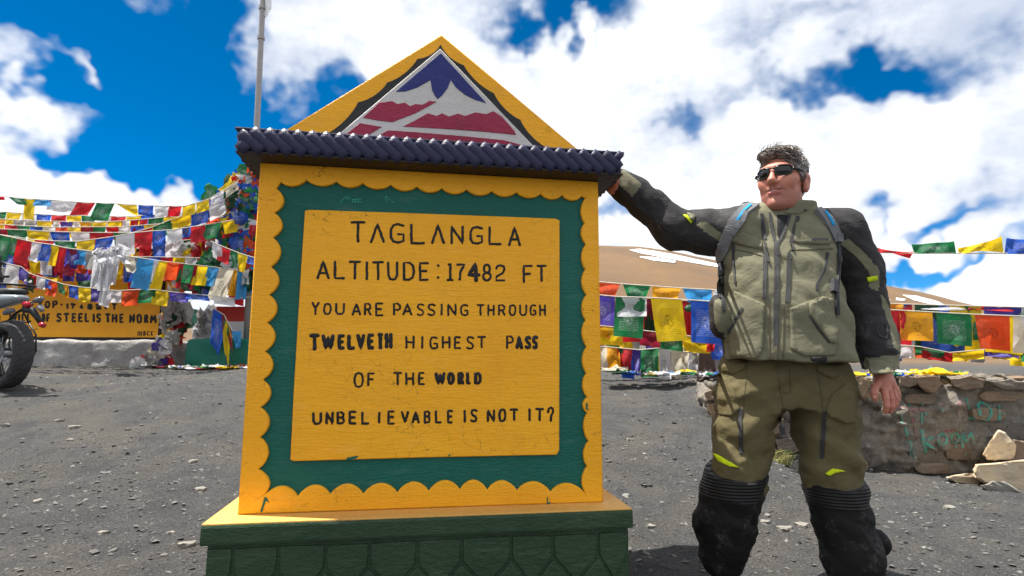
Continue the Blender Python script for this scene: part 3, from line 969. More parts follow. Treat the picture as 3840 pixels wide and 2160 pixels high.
# ---- cornice with slanting rope-like ribs
CU0, CU1, CZ0, CZ1, CD = -1.345, .078, 1.6165, 1.704, -.10
slab('cornice', CU0 + .012, CU1 - .012, CD + .012, .66, CZ0 + .004, CZ1 - .006, M_NAVY, bev=.008)
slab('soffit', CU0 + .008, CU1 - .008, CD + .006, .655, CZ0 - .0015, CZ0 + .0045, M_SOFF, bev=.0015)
slab('cornice_top', CU0 + .002, CU1 - .002, CD + .003, .662, CZ1 - .007, CZ1 + .003, M_NAVY, bev=.004)
def rib_pts(u):
    pts = []
    for i in range(9):
        s = i/8
        pts.append((u + .088*s, CZ1 - .006 - (CZ1 - CZ0 - .014)*s))
    return pts
ustep = .0475
proto_rib = None
n_r = 0
u = CU0 - .085
while u < CU1 - .01:
    pts = [(a, b) for a, b in rib_pts(u) if CU0 + .012 <= a <= CU1 - .012]
    if len(pts) >= 2:
        full = len(pts) == 9
        if full and proto_rib is not None:
            o = bpy.data.objects.new('cornice_rib', proto_rib[0].data); COL.objects.link(o); setparent(o, mon)
            dlt = MT*(u - proto_rib[1])
            o.matrix_parent_inverse = Matrix.Translation(-Vector(mon.location) + dlt)
        else:
            mb = MB(); rr = random.Random(int(u*1000))
            P3 = [ML(a, CD + .013, b) for a, b in pts]
            R = [.0225]*len(P3); R[0] = .017
            R[0] = .020; R[-1] = .019
            mb.tube(P3, [q_*1.12 for q_ in R], 10, flat=(MN, .62))
            o = mb.build('cornice_rib', M_NAVY, mon, smooth=True)
            if full: proto_rib = (o, u)
    u += ustep; n_r += 1
for side, uu in ((-1, CU0 + .012), (1, CU1 - .012)):
    dd = CD + .06
    while dd < .62:
        mb = MB(); mb.tube([ML(uu, dd + .06*s, CZ1 - .082*s) for s in (0, .25, .5, .75, 1)], [.015, .021, .0215, .021, .016], 8)
        mb.build('cornice_rib', M_NAVY, mon, smooth=True); dd += .0475

# ---- triangular top
PD = .05
ap = mpx(1656, 128, PD); bl = mpx(1060, 493, PD); br = mpx(2176, 566, PD)
def ext(a, b, z):
    s = (z - a[1])/(b[1] - a[1]); return (a[0] + (b[0]-a[0])*s, z)
zb = CZ1 - .008
plate('pediment', [[ext(ap, bl, zb), ext(ap, br, zb), ap]], PD, PD + .30, M_YEL, .006)
z6 = lambda L: [mpx(700 + x/1.5153, 100 + y/1.5153, PD) for x, y in L]
lc = z6([(700, 690), (790, 612), (975, 430), (1140, 318), (1310, 185), (1443, 103)])
rc = z6([(1443, 103), (1575, 220), (1745, 378), (1895, 530), (2050, 690), (2120, 760)])
bord = scallops(lc, .014, (.65, -.75)) + scallops(rc, .014, (-.65, -.75)) + [rc[-1]]
bord = [(a, max(b, zb)) for a, b in bord]
plate('charcoal_border', [bord], PD - .003, PD + .004, M_CHAR, .001)
def below(L):
    return [(a, b) for a, b in L]
tri = z6([(1440, 133), (1985, 700), (2060, 790), (790, 790), (700, 760), (860, 622)])
plate('white_triangle', [[(a, max(b, zb)) for a, b in tri]], PD - .012, PD - .001, M_WHT, .003)
pieces = [
 ('blue_sky', M_BLU, [(1443,160),(1190,378),(1240,377),(1310,355),(1385,312),(1395,370),(1410,400),(1425,420),(1450,400),(1480,360),(1500,312),(1530,355),(1580,395),(1640,425),(1700,442)]),
 ('red_rock', M_RED, [(1005,525),(1095,440),(1130,436),(1170,432),(1200,448),(1240,440),(1270,460),(1300,448),(1340,452),(1380,430),(1420,435),(1300,500),(1170,550),(1080,540)]),
 ('red_rock', M_RED, [(1230,575),(1300,540),(1370,500),(1420,515),(1450,500),(1490,518),(1540,502),(1580,515),(1640,495),(1700,505),(1740,488),(1790,520),(1860,600),(1868,622),(1700,605),(1500,590)]),
 ('red_rock', M_RED, [(905,622),(985,556),(1110,577),(1020,632)]),
 ('red_rock', M_RED, [(1070,640),(1145,597),(1300,607),(1600,632),(1800,652),(1905,680),(1960,760),(1000,760)])]
for i, (nm, mt, L) in enumerate(pieces):
    plate(nm, [[(a, max(b, zb)) for a, b in z6(L)]], PD - .0145, PD - .010, mt, .001)

# ---- plinth front: flat tiles of a honeycomb, grooves left open between them
PF = -.082
us = [mpx(x, 2050, PF)[0] for x in (712, 878, 1047, 1223, 1387, 1565, 1731, 1916, 2073, 2241)] + [.064]
us[0] = -1.339
ZT, ZA, ZV = .302, .222, .138
gp = .006
for i in range(len(us) - 1):
    a, b = us[i] + (gp if i else 0), us[i+1] - gp
    if b - a < .02: continue
    m = (a + b)/2
    plate('plinth_tile', [[(a, ZT - r2.uniform(0, .006)), (a, ZA + .006 if i else ZA), (m, ZV + .006), (b, ZA + .006), (b, ZT - r2.uniform(0, .006))]], PF - .008, PF + .004, M_DGRN, .0035)
for i in range(1, len(us) - 1):
    a, m, b = (us[i-1] + us[i])/2 + gp*.7, us[i], (us[i] + us[i+1])/2 - gp*.7
    b = min(b, .06)
    plate('plinth_tile', [[(m, ZA - .006), (a, ZV - .006), (a, .02), (m, -.06), (b, .02), (b, ZV - .006)]], PF - .008, PF + .004, M_DGRN, .0035)
# ------------------------------------------------------------------ the man leaning on the marker
PY = 2.25
def m(px, py, dy=0.0):
    return P(px, py, PY + dy)
SC = PY/F_PX*1.012       # metres per photo pixel at his distance
person = empty('person', (m(2940, 1500).x, PY, 0), 'man in olive and black riding suit and sunglasses resting one hand on the yellow marker', 'person')

M_OLIVE = cloth('olive_fabric', srgb(114, 112, 91), .80, .10, 700, None, fold=.30)
M_OLIVE2 = cloth('olive_trouser_fabric', srgb(93, 85, 58), .82, .12, 700, None, fold=.30)
M_BLACKC = cloth('black_fabric', srgb(45, 44, 45), .72, .18, 800, srgb(92, 90, 88), fold=.35)
M_GAIT = cloth('dusty_black_fabric', srgb(19, 18, 18), .75, .25, 800, srgb(96, 94, 92), fold=.15)
t = NT('ribbed_black_fabric')
sz_ = t.n('ShaderNodeSeparateXYZ'); t.l(t.co.outputs['Object'], sz_.inputs[0])
rb_ = t.math('SINE', t.math('MULTIPLY', sz_.outputs[2], 560))
M_RIB = t.fin(t.mix(t.ramp(rb_, -1, 1), srgb(10, 10, 10), srgb(26, 25, 25)), .6, t.bump(rb_, .9, .006))
M_LIME = cloth('lime_fabric', srgb(196, 214, 20), .7, .1)
M_ZIP = plain('black_zip', srgb(38, 38, 42), .5, 0, .3, .6, 160)
M_SEAM = plain('seam_thread', srgb(84, 78, 58), .9)
M_SHIRT = cloth('black_shirt', srgb(30, 31, 34), .8)
M_STRAP = cloth('grey_webbing', srgb(112, 113, 116), .75, .2, 500)
M_STRAPD = cloth('dark_webbing', srgb(58, 59, 62), .75, .2, 500)
M_BLUEC = cloth('sky_blue_fabric', srgb(30, 150, 205), .7)
M_BUCK = plain('grey_buckle', srgb(100, 102, 104), .35)
M_WHITEC = cloth('white_neck_cloth', srgb(205, 206, 204), .85)
t = NT('skin')
sk = t.mix(t.ramp(t.noise(16, 5, .6), .35, .7), srgb(194, 130, 107), srgb(176, 106, 88))
sk = t.mix(t.ramp(t.noise(240, 3, .6), .5, .75, 0, .35), sk, srgb(146, 76, 64))
M_SKIN = t.fin(sk, .48, t.bump(t.noise(200, 4, .6), .25, .003), Subsurface_Weight=.12, Subsurface_Radius=(.012, .004, .002))
t = NT('stubbled_skin')
sk = t.mix(t.ramp(t.noise(20, 5, .6), .35, .7), srgb(178, 116, 97), srgb(160, 96, 82))
sk = t.mix(t.ramp(t.noise(600, 2, .6), .42, .62, 0, .5), sk, srgb(124, 88, 76))
M_STUB = t.fin(sk, .55, t.bump(t.noise(400, 3, .6), .3, .003), Subsurface_Weight=.08, Subsurface_Radius=(.01, .004, .002))
M_LIP = plain('lips', srgb(172, 96, 90), .4)
M_TOOTH = plain('teeth', srgb(225, 220, 208), .3)

# ---- head frame: face turned towards the marker
HY = RAD(45); HO = m(2934, 681, .01)
HX = Vector((math.cos(HY), -math.sin(HY), 0)); HB_ = Vector((math.sin(HY), math.cos(HY), 0))
HTILT = RAD(4)
def hd(x, y, z):
    y2 = y*math.cos(HTILT) - z*math.sin(HTILT)*0; 
    return HO + HX*x + HB_*y2 + Vector((0, 0, z + y*-.05))
HM = [[HX.x, HX.y, 0], [HB_.x, HB_.y, 0], [0, 0, 1]]

def axes(segs):
    out = []
    for lo, hi, h in segs: out += list(np.arange(lo, hi - 1e-6, h))
    out.append(segs[-1][1]); return np.array(out)
hl = m(2345, 690, .09); hr = m(3320, 1470, -.08)
bx = axes([(hl.x-.14, hl.x-.10, .01), (hl.x-.10, hl.x+.06, .0045), (hl.x+.06, HO.x-.13, .02), (HO.x-.13, HO.x+.14, .0040), (HO.x+.14, hr.x-.08, .02), (hr.x-.08, hr.x+.075, .0040), (hr.x+.075, hr.x+.15, .02)])
by = axes([(1.95, 2.05, .02), (2.05, 2.42, .0042), (2.42, 2.56, .02)])
bz = axes([(.03, hr.z-.10, .02), (hr.z-.10, hr.z+.09, .0042), (hr.z+.09, HO.z-.20, .02), (HO.z-.20, HO.z+.14, .0040)])
B = Field(bx, by, bz)
k = .016
# trunk and limbs under the clothes
B.useg(m(2940, 960, .04), m(2940, 1400, .02), .10, .12, .02)
B.useg(m(2850, 900, .045), m(3040, 900, .045), .06, .06, .02)
B.chain([m(2790, 868, .03), m(2545, 868, .10), m(2318, 680, .11)], [.055, .045, .030], .02)
B.chain([m(3150, 875, .03), m(3238, 1140, .06), m(3309, 1400, -.06)], [.055, .045, .031], .02)
B.chain([m(2850, 1430, .02), m(2780, 1790, 0), m(2722, 2150, .03)], [.09, .06, .05], .02)
B.chain([m(3060, 1430, .02), m(3120, 1800, -.04), m(3205, 2170, -.10)], [.09, .06, .05], .02)
# neck and head
B.useg(hd(0, .034, -.085), hd(0, .050, -.23), .056, .060, .02)
B.uell(hd(0, .014, .036), (.077, .098, .084), k, HM)
B.uell(hd(0, -.022, -.030), (.071, .078, .088), .03, HM)
B.uell(hd(0, -.030, -.088), (.056, .062, .044), .03, HM)
for sx in (-1, 1):
    B.uell(hd(.042*sx, -.022, -.082), (.029, .046, .040), .02, HM)
    B.uell(hd(.041*sx, -.069, -.028), (.027, .024, .026), .02, HM)
    B.uell(hd(.056*sx, -.045, -.010), (.020, .030, .022), .02, HM)
B.uell(hd(0, -.036, -.118), (.050, .052, .028), .02, HM)
B.uell(hd(0, -.082, -.114), (.024, .023, .021), .016, HM)
B.uell(hd(0, -.082, .034), (.056, .022, .015), .016, HM)
for sx in (-1, 1): B.uell(hd(.032*sx, -.103, .010), (.020, .014, .013), .012, HM, cut=True)
B.useg(hd(0, -.096, .018), hd(0, -.121, -.026), .0085, .0125, .010)
B.uell(hd(0, -.120, -.030), (.0155, .014, .0125), .008, HM)
for sx in (-1, 1):
    B.uell(hd(.0135*sx, -.107, -.034), (.0095, .012, .0085), .007, HM)
    B.uell(hd(.0075*sx, -.114, -.0445), (.0040, .006, .0045), .003, HM, cut=True)
    # fold from nose to mouth corner
    B.useg(hd(.021*sx, -.100, -.042), hd(.031*sx, -.090, -.064), .0016, .0016, .010, cut=True)
B.uell(hd(0, -.090, -.055), (.026, .016, .016), .012, HM)
B.useg(hd(-.019, -.098, -.0600), hd(.019, -.098, -.0600), .0052, .0052, .006)
B.useg(hd(-.017, -.098, -.0735), hd(.017, -.098, -.0735), .0062, .0062, .006)
B.chain([hd(-.025, -.094, -.0655), hd(0, -.106, -.0668), hd(.025, -.094, -.0655)], [.002, .004, .002], 0) if False else None
B.useg(hd(-.026, -.095, -.0625), hd(0, -.108, -.0672), .0022, .0042, .003, cut=True)
B.useg(hd(.026, -.095, -.0625), hd(0, -.108, -.0672), .0022, .0042, .003, cut=True)
for sx in (-1, 1):
    B.uell(hd(.085*sx, .018, -.020), (.012, .025, .036), .008, HM)
    B.uell(hd(.088*sx, .025, .000), (.010, .021, .022), .006, HM)
    B.uell(hd(.098*sx, .014, -.014), (.008, .012, .021), .004, HM, cut=True)
    B.uell(hd(.083*sx, .010, -.048), (.009, .012, .012), .006, HM)
# viewer-right hand hanging: back of the hand, thumb, four fingers
w0 = m(3308, 1400, -.06)
B.useg(w0, m(3312, 1425, -.07), .030, .031, .012)
B.useg(m(3302, 1430, -.075), m(3322, 1462, -.085), .024, .021, .012)
B.useg(m(3330, 1428, -.06), m(3350, 1460, -.062), .024, .018, .012)
FR = [([(3314, 1462, -.093), (3322, 1492, -.112), (3326, 1522, -.116), (3319, 1544, -.106)], .0118),
      ([(3332, 1464, -.083), (3342, 1496, -.100), (3344, 1524, -.102), (3337, 1544, -.092)], .0118),
      ([(3348, 1462, -.068), (3357, 1492, -.082), (3357, 1516, -.083), (3350, 1535, -.075)], .0110),
      ([(3361, 1456, -.050), (3367, 1480, -.060), (3366, 1500, -.060), (3360, 1516, -.054)], .0098)]
for pts, r in FR:
    B.chain([m(*p) for p in pts], [r*1.08, r, r*.93, r*.80], .004)
B.useg(m(3298, 1425, -.08), m(3284, 1446, -.096), .018, .0150, .010)
B.chain([m(3284, 1446, -.096), m(3279, 1472, -.108), m(3280, 1497, -.110)], [.0142, .0128, .0100], .005)
# viewer-left hand flat against the end of the cornice
hp = lambda d, z, o=.0: ML(CU1 + .012 + o, d, z)
B.useg(m(2318, 680, .11), hp(.13, 1.632, .020), .029, .026, .012)
B.useg(hp(.12, 1.640, .014), hp(.17, 1.655, .014), .020, .019, .010)
for i in range(4):
    a = hp(.125 + .022*i, 1.662, .014); b = hp(.128 + .025*i, 1.700, .012); c = hp(.130 + .027*i, 1.722, .004); d_ = hp(.132 + .027*i, 1.727, -.016)
    B.chain([a, b, c, d_], [.0108, .0100, .0092, .0085], .004)
B.chain([hp(.10, 1.628, .016), hp(.075, 1.645, .014), hp(.058, 1.664, .012)], [.0135, .012, .010], .005)
BV, BQ = B.mesh()
cen = BV[BQ].mean(1)
loc = (cen - np.array(HO))
lx = loc @ np.array(HX); ly = loc @ np.array(HB_); lz = loc[:, 2]
mi = np.zeros(len(BQ), int)
jaw = (lz < -.045) & (lz > -.15) & (ly < .01) & (np.abs(loc[:, 0]) < .15) & (cen[:, 0] > HO.x - .12)
must = (np.abs(lx) < .034) & (lz < -.040) & (lz > -.06) & (ly < -.08)
nz = fbm(cen[:, 0]*60, cen[:, 1]*60, cen[:, 2]*60, 3)*.045
mi[(jaw & (lz + nz + np.clip(-ly - .09, 0, 1) * 0 < -.056 + .25*np.maximum(0, np.abs(lx) - .05))) | must] = 1
lip = (np.abs(lx) < .021) & (lz > -.079) & (lz < -.056) & (ly < -.092) & ((lz + .0667)**2/.0135**2 + lx**2/.023**2 < 1)
mi[lip] = 2
body = np_obj('body', BV, BQ, [M_SKIN, M_STUB, M_LIP], person, mi)
tb = MB(); tb.tube([hd(-.014, -.0985, -.0650), hd(0, -.1035, -.0652), hd(.014, -.0985, -.0650)], .0016, 6); tb.build('teeth', M_TOOTH, person, smooth=True)
nl = MB()
for (a, b, r) in (((3280, 1484, -.1205), (3280, 1497, -.1195), .0068),):
    nl.tube([m(*a), m(*b)], [r, r*.9], 8, flat=((0, -1, .2), .25))
nl.build('thumbnail', plain('nail', srgb(200, 136, 114), .35), person, smooth=True)

# ---- hair: cap of hair plus separate locks
Hf = Field.box(HO - Vector((.13, .13, .12)), HO + Vector((.13, .13, .14)), .0036)
Hf.uell(hd(0, .016, .047), (.083, .103, .092), 0, HM)
Hf.uell(hd(.02, -.046, .100), (.055, .042, .024), .02, HM)
Hf.uell(hd(-.02, -.046, .098), (.050, .040, .024), .02, HM)
for sx in (-1, 1): Hf.uell(hd(.070*sx, .002, .012), (.018, .044, .046), .012, HM)
Hf.uell(hd(0, .06, .0), (.068, .062, .07), .012, HM)
Hf.uell(hd(-.004, -.114, .008), (.076, .074, .083), .006, HM, cut=True)
lx3 = (Hf.X - HO.x)*HX.x + (Hf.Y - HO.y)*HX.y; ly3 = (Hf.X - HO.x)*HB_.x + (Hf.Y - HO.y)*HB_.y; lz3 = Hf.Z - HO.z
low = np.interp(ly3, [-.06, -.03, -.012, .0, .03, .05, .10], [.055, -.004, -.022, .008, .010, -.05, -.065]).astype(np.float32)
Hf.F = np.maximum(Hf.F, (low - lz3))
str_ = fbm(lx3*150 + ly3*40, ly3*30, lz3*120, 2)
Hf.F = Hf.F - .0055*str_ - .003*fbm(lx3*40, ly3*40, lz3*40, 2)
V_, Q_ = Hf.mesh()
t = NT('greying_hair')
gi = t.n('ShaderNodeNewGeometry').outputs['Random Per Island']
cr = t.n('ShaderNodeValToRGB'); t.l(gi, cr.inputs[0]); e = cr.color_ramp.elements
e[0].color = (*srgb(70, 60, 54), 1); e[1].color = (*srgb(205, 200, 196), 1)
q = e.new(.55); q.color = (*srgb(110, 99, 92), 1); q = e.new(.8); q.color = (*srgb(152, 144, 138), 1)
M_HAIRL = t.fin(cr.outputs[0], .45)
t = NT('hair_base')
M_HAIR = t.fin(t.mix(t.ramp(t.noise(160, 3, .6, (1, 1, .35)), .4, .65), srgb(86, 76, 70), srgb(140, 132, 126)), .55, t.bump(t.noise(240, 3, .6, (1, 1, .3)), .8, .004))
hair = np_obj('hair', V_, Q_, M_HAIR, person)
hb = bvh_of(hair)
lk = MB(); rr = random.Random(3)
cands = [i for i in range(len(V_))]
for i in range(1500):
    v = Vector(V_[rr.choice(cands)].tolist())
    l = v - HO; a = l.dot(HX); b = l.dot(HB_); c = l.z
    nrm = (v - hd(0, .02, .02)).normalized()
    if c > .055:   # top: brushed back and across
        dirv = (HX*(.75 + rr.uniform(-.3, .3)) - HB_*(.35 + rr.uniform(-.4, .4)) + Vector((0, 0, .05)))
    else:
        dirv = (HB_*.35 - Vector((0, 0, 1)) + HX*rr.uniform(-.2, .2))
    dirv = (dirv - nrm*dirv.dot(nrm)).normalized()
    L = rr.uniform(.018, .036) if c > .055 else rr.uniform(.010, .018)
    pts = []
    for s in (0, .33, .66, 1):
        q = v + dirv*L*s + nrm*(.0025 + .0035*math.sin(s*2.6))
        h = hb.find_nearest(q)
        if h[0] is not None and (q - h[0]).dot(h[1]) < .0015 and c > .055: q = h[0] + h[1]*.002
        pts.append(q)
    lk.tube(pts, [.0013, .0015, .0012, .0003], 3, caps=False)
for i in range(26):       # stray ends lifted by the wind at the front
    v = hd(rr.uniform(-.065, .03), -.050 + rr.uniform(-.03, .02), .126)
    pts = [v, v + Vector((rr.uniform(-.004, .012), -.004, .012)), v + Vector((rr.uniform(0, .03), -.006, .016 + rr.uniform(0, .010)))]
    lk.tube(pts, [.0012, .001, .0003], 3, caps=False)
lk.build('hair_locks', M_HAIRL, person); bpy.data.objects['hair_locks']['kind'] = 'stuff'

# ---- sunglasses
M_LENS = plain('dark_lens', (.006, .006, .007), .06, 0, .05, 0.0); M_FRAME = plain('black_frame', (.008, .008, .010), .22, 0, .1, .02)
gl = empty('sunglasses', hd(0, -.1, .01)); gl.parent = person; gl.matrix_parent_inverse = Matrix.Translation(-Vector(person.location))
def gpt(th, z, off=0.0):
    x = (.0915 + off)*math.sin(th); y = -.012 - (.100 + off)*math.cos(th) + .004*abs(z)/.02
    return hd(x, y, z + .014 - .006*abs(math.sin(th)))
for sx in (-1, 1):
    out = []
    for i in range(28):
        a = 2*math.pi*i/28
        c, s = math.cos(a), math.sin(a)
        th = RAD(27.5) + RAD(20.0)*math.copysign(abs(c)**.75, c)
        hh_ = .0205*(1.0 - .10*c)
        z = hh_*math.copysign(abs(s)**.85, s) + .004*c
        if s < 0: z *= .95
        out.append((th*sx, z))
    ctr = gpt(RAD(27.5)*sx, 0, .003)
    V_ = [gpt(a, b, .0) for a, b in out] + [gpt(RAD(27.5)*sx + (a-RAD(27.5)*sx)*.5, b*.5, .002) for a, b in out] + [ctr]
    F_ = []
    for i in range(28):
        j = (i+1) % 28
        F_ += [(i, j, 28+j, 28+i), (28+i, 28+j, 56)]
    mk('lens', V_, F_, M_LENS, gl, True)
    mb = MB(); mb.tube([gpt(a, b, .001) for a, b in out] + [gpt(*out[0], .001), gpt(*out[1], .001)], .0030, 6); mb.build('lens_rim', M_FRAME, gl, True)
    mb = MB(); mb.tube([gpt(RAD(47)*sx, .006, .002), gpt(RAD(62)*sx, .008, .003), hd(.086*sx, -.030, .020), hd(.084*sx, .012, .016)], [.006, .0055, .004, .003], 8); mb.build('temple', M_FRAME, gl, True)
mb = MB(); mb.tube([gpt(RAD(-9), .006, .001), gpt(0, .010, .003), gpt(RAD(9), .006, .001)], [.0035, .003, .0035], 8); mb.build('bridge', M_FRAME, gl, True)

# ---- jacket
zz = lambda py: m(2930, py).z
J = Field.box((hl.x - .09, 1.98, zz(1385)), (m(3400, 1000).x, 2.58, zz(590)), .0072)
rg = [(1356, 2940, 232, .152), (1330, 2938, 231, .156), (1250, 2930, 222, .155), (1160, 2922, 212, .152), (1080, 2920, 210, .150), (1000, 2925, 212, .146), (930, 2930, 208, .138), (880, 2936, 196, .126), (845, 2938, 160, .112), (815, 2940, 118, .096), (790, 2941, 96, .086)]
rg3 = [(zz(py), m(cx, py).x, PY + float(np.interp(py, [800, 900, 1000, 1150, 1356], [.055, .045, .015, -.02, -.035])), hw*SC, ry) for py, cx, hw, ry in rg]
J.Y = J.Y + .07*(J.X - m(2930, 1100).x)      # chest turned a little towards the marker
J.un(J.stack(rg3, 2.15))
J.Y = J.Y - .07*(J.X - m(2930, 1100).x)
J.useg(m(2870, 838, .03), m(2770, 858, .03), .082, .088, .05)
J.useg(m(3020, 838, .03), m(3160, 868, .03), .080, .090, .05)
armL = [m(2772, 862, .03), m(2650, 872, .07), m(2530, 858, .10), m(2430, 772, .11), m(2360, 712, .11), m(2322, 684, .11)]
armR = [m(3163, 872, .03), m(3205, 1000, .05), m(3238, 1135, .05), m(3280, 1270, 0), m(3308, 1410, -.06)]
J.chain(armL, [.092, .090, .080, .068, .060, .057], .035)
J.chain(armR, [.090, .090, .084, .075, .062], .035)
J.uell(m(2694, 1185, -.03), (.036, .055, .085), .03)        # bulging side pockets
J.uell(m(3118, 1250, -.09), (.05, .045, .075), .03)
# creases
Xn, Yn, Zn = J.X, J.Y, J.Z
arm_d = np.minimum.reduce([J.seg(a, b, .05, .05) for a, b in list(zip(armL[:-1], armL[1:])) + list(zip(armR[:-1], armR[1:]))])
wa = np.clip(1 - arm_d/.06, 0, 1)
s1 = fbm((Xn*.75 + Zn*.9)*13, (Xn*.9 - Zn*.6)*4.5, Yn*9, 3)
s2 = fbm((Xn*.9 - Zn*.7)*11 + 5, (Xn*.6 + Zn*.8)*4, Yn*8, 3)
torso_w = .016*s1 + .010*s2
al = (Xn*.75 + Zn*.35)*22
sl_ = np.abs(fbm(al, Yn*6, (Zn - Xn*.5)*7, 3))
sr_ = np.abs(fbm(Xn*8, Yn*8, Zn*20, 3))
arm_w = np.where(Xn < m(2800, 900).x, .034*(sl_ - .16), .034*(sr_ - .16))
J.F = J.F - (torso_w*(1 - wa) + arm_w*wa)
# collar
def ring(f, py0, py1, c, rx, ry, th, flare=0.0):
    z0, z1 = zz(py1), zz(py0)
    k_ = np.sqrt(((f.X - c.x)/(rx + flare*(f.Z - z0)))**2 + ((f.Y - c.y)/(ry + flare*(f.Z - z0)))**2)
    d = np.abs((k_ - 1)*min(rx, ry)) - th
    return np.maximum(d, np.maximum(z0 - f.Z, f.Z - (z1 + .10*(f.X - c.x)*0 + .12*(f.Y - c.y))))
cc = m(2942, 780, .045)
col_d = ring(J, 752, 850, cc, .100, .093, .0068, .14)
J.un(col_d, .012)
# hollow for the neck
J.cut(np.maximum(np.sqrt(((J.X - cc.x)/.084)**2 + ((J.Y - cc.y)/.077)**2) - 1, zz(815) - J.Z)*.075, .003)
# open cuffs and hem
JV, JQ = J.mesh()
cen = JV[JQ].mean(1)
def proj_np(C):
    R = np.array(CAM_R); q = (C - np.array([0, 0, CAM_H])) @ R
    return 1920 + F_PX*q[:, 0]/-q[:, 2], 1080 - F_PX*q[:, 1]/-q[:, 2]
ppx, ppy = proj_np(cen)
def dseg(C, a, b):
    a = np.array(a); b = np.array(b); v = b - a; t_ = np.clip(((C - a) @ v)/(v @ v), 0, 1)
    return np.linalg.norm(C - a - t_[:, None]*v, axis=1)
dL = np.minimum.reduce([dseg(cen, a, b) for a, b in zip(armL[:-1], armL[1:])])
dR = np.minimum.reduce([dseg(cen, a, b) for a, b in zip(armR[:-1], armR[1:])])
def inpoly(px, py, poly):
    c = np.zeros(len(px), bool)
    for i in range(len(poly)):
        x1, y1 = poly[i]; x2, y2 = poly[i-1]
        if y1 == y2: continue
        c ^= ((y1 > py) != (y2 > py)) & (px < (x2-x1)*(py-y1)/(y2-y1) + x1)
    return c
mi = np.zeros(len(JQ), int)
left_arm = (ppx < 2712) & (ppy < 1010); mi[left_arm] = 1
mi[(ppx < 2800) & (ppy < 862) & (ppx < 2700 + (862 - ppy)*.55 + 30)] = 1
right_arm = (dR < .115) & (ppx > 3128 + np.interp(ppy, [780, 900, 1000, 1400], [-20, 0, 5, 60])); mi[right_arm] = 1
mi[(ppx > 3095) & (ppy < 900) & (ppx > 3085 + (ppy - 800)*.5)] = 1
mi[(ppx > 3135) & (ppy > 1010) & (ppy < 1360) & (cen[:, 1] > PY - .06) & (dR > .10)] = 1
mi[(ppx < 2716) & (ppy > 1000)  & (cen[:, 1] > PY - .06)] = 1
front = cen[:, 1] < 2.33
for poly in ([(3138, 905), (3165, 925), (3215, 965), (3262, 1030), (3255, 1075), (3290, 1090), (3296, 1040), (3285, 985), (3295, 960), (3285, 930)][:6] + [(3300, 1075), (3296, 1010), (3275, 985), (3235, 940), (3180, 895)],
             [(3300, 1100), (3320, 1120), (3352, 1190), (3378, 1290), (3390, 1340), (3352, 1300), (3335, 1220), (3310, 1150)],
             [(3240, 1345), (3400, 1325), (3400, 1440), (3240, 1440)],
             [(2335, 630), (2408, 690), (2372, 738), (2320, 690)],
             [(2612, 838), (2650, 832), (2700, 870), (2715, 905), (2690, 900), (2640, 868)]):
    mi[inpoly(ppx, ppy, poly) & front & ((dR < .13) | (dL < .13))] = 0
mi[(cen[:, 1] > 2.40) & (ppy < 1000)] = 1
jacket = np_obj('jacket', JV, JQ, [M_OLIVE, M_BLACKC], person, mi)
JB = bvh_of(jacket)

def strip(name, pts, w, mat, parent=None, thick=.0025, lift=.001, bvh=None):
    V_, F_ = drape_strip(bvh or JB, pts, w, thick, lift)
    return mk(name, V_, F_, mat, parent or jacket)
def patch(name, poly, mat, parent=None, thick=.003, step=12, bvh=None, lift=.0005):
    V_, F_ = drape_patch(bvh or JB, poly, step, thick, lift)
    return mk(name, V_, F_, mat, parent or jacket, True)
jk = jacket
# under-shirt in the open neck and the zips either side
patch('shirt', [(2914, 806), (2962, 806), (2948, 850), (2925, 905), (2915, 880)], M_SHIRT, person, .002)
Z1, Z2 = .0125, .0085
strip('zip', [(2911, 918), (2913, 1000), (2912, 1100), (2910, 1200), (2909, 1300)], .017, M_ZIP, jk, .004)
strip('zip', [(2886, 800), (2893, 850), (2903, 895), (2911, 920)], .0095, M_ZIP, jk, .004)
strip('zip', [(2962, 806), (2945, 855), (2928, 895), (2913, 920)], .0095, M_ZIP, jk, .004)
strip('zip_end', [(2909, 1300), (2908, 1346)], .012, M_OLIVE, jk, .005)
strip('zip', [(2856, 802), (2861, 850), (2868, 900)], .014, M_ZIP, jk, .003)
strip('zip', [(2993, 812), (2980, 860), (2967, 908)], .014, M_ZIP, jk, .003)
strip('zip', [(2870, 942), (2869, 1030), (2867, 1120)], .0145, M_ZIP, jk, .003)
strip('zip', [(2959, 950), (2957, 1040), (2952, 1135)], .0145, M_ZIP, jk, .003)
strip('zip', [(2750, 910), (2751, 980), (2759, 1065)], .009, M_ZIP, jk, .003)
strip('zip', [(3104, 946), (3098, 985), (3084, 1028), (3064, 1066), (3058, 1076), (3064, 1090)], .009, M_ZIP, jk, .003)
for (x, y) in ((2866, 905), (2871, 935), (2914, 930), (2966, 912), (2959, 945), (2875, 955)):
    strip('zip_pull', [(x, y), (x+3, y+16), (x+6, y+30)], .006, M_ZIP, jk, .006, .003)
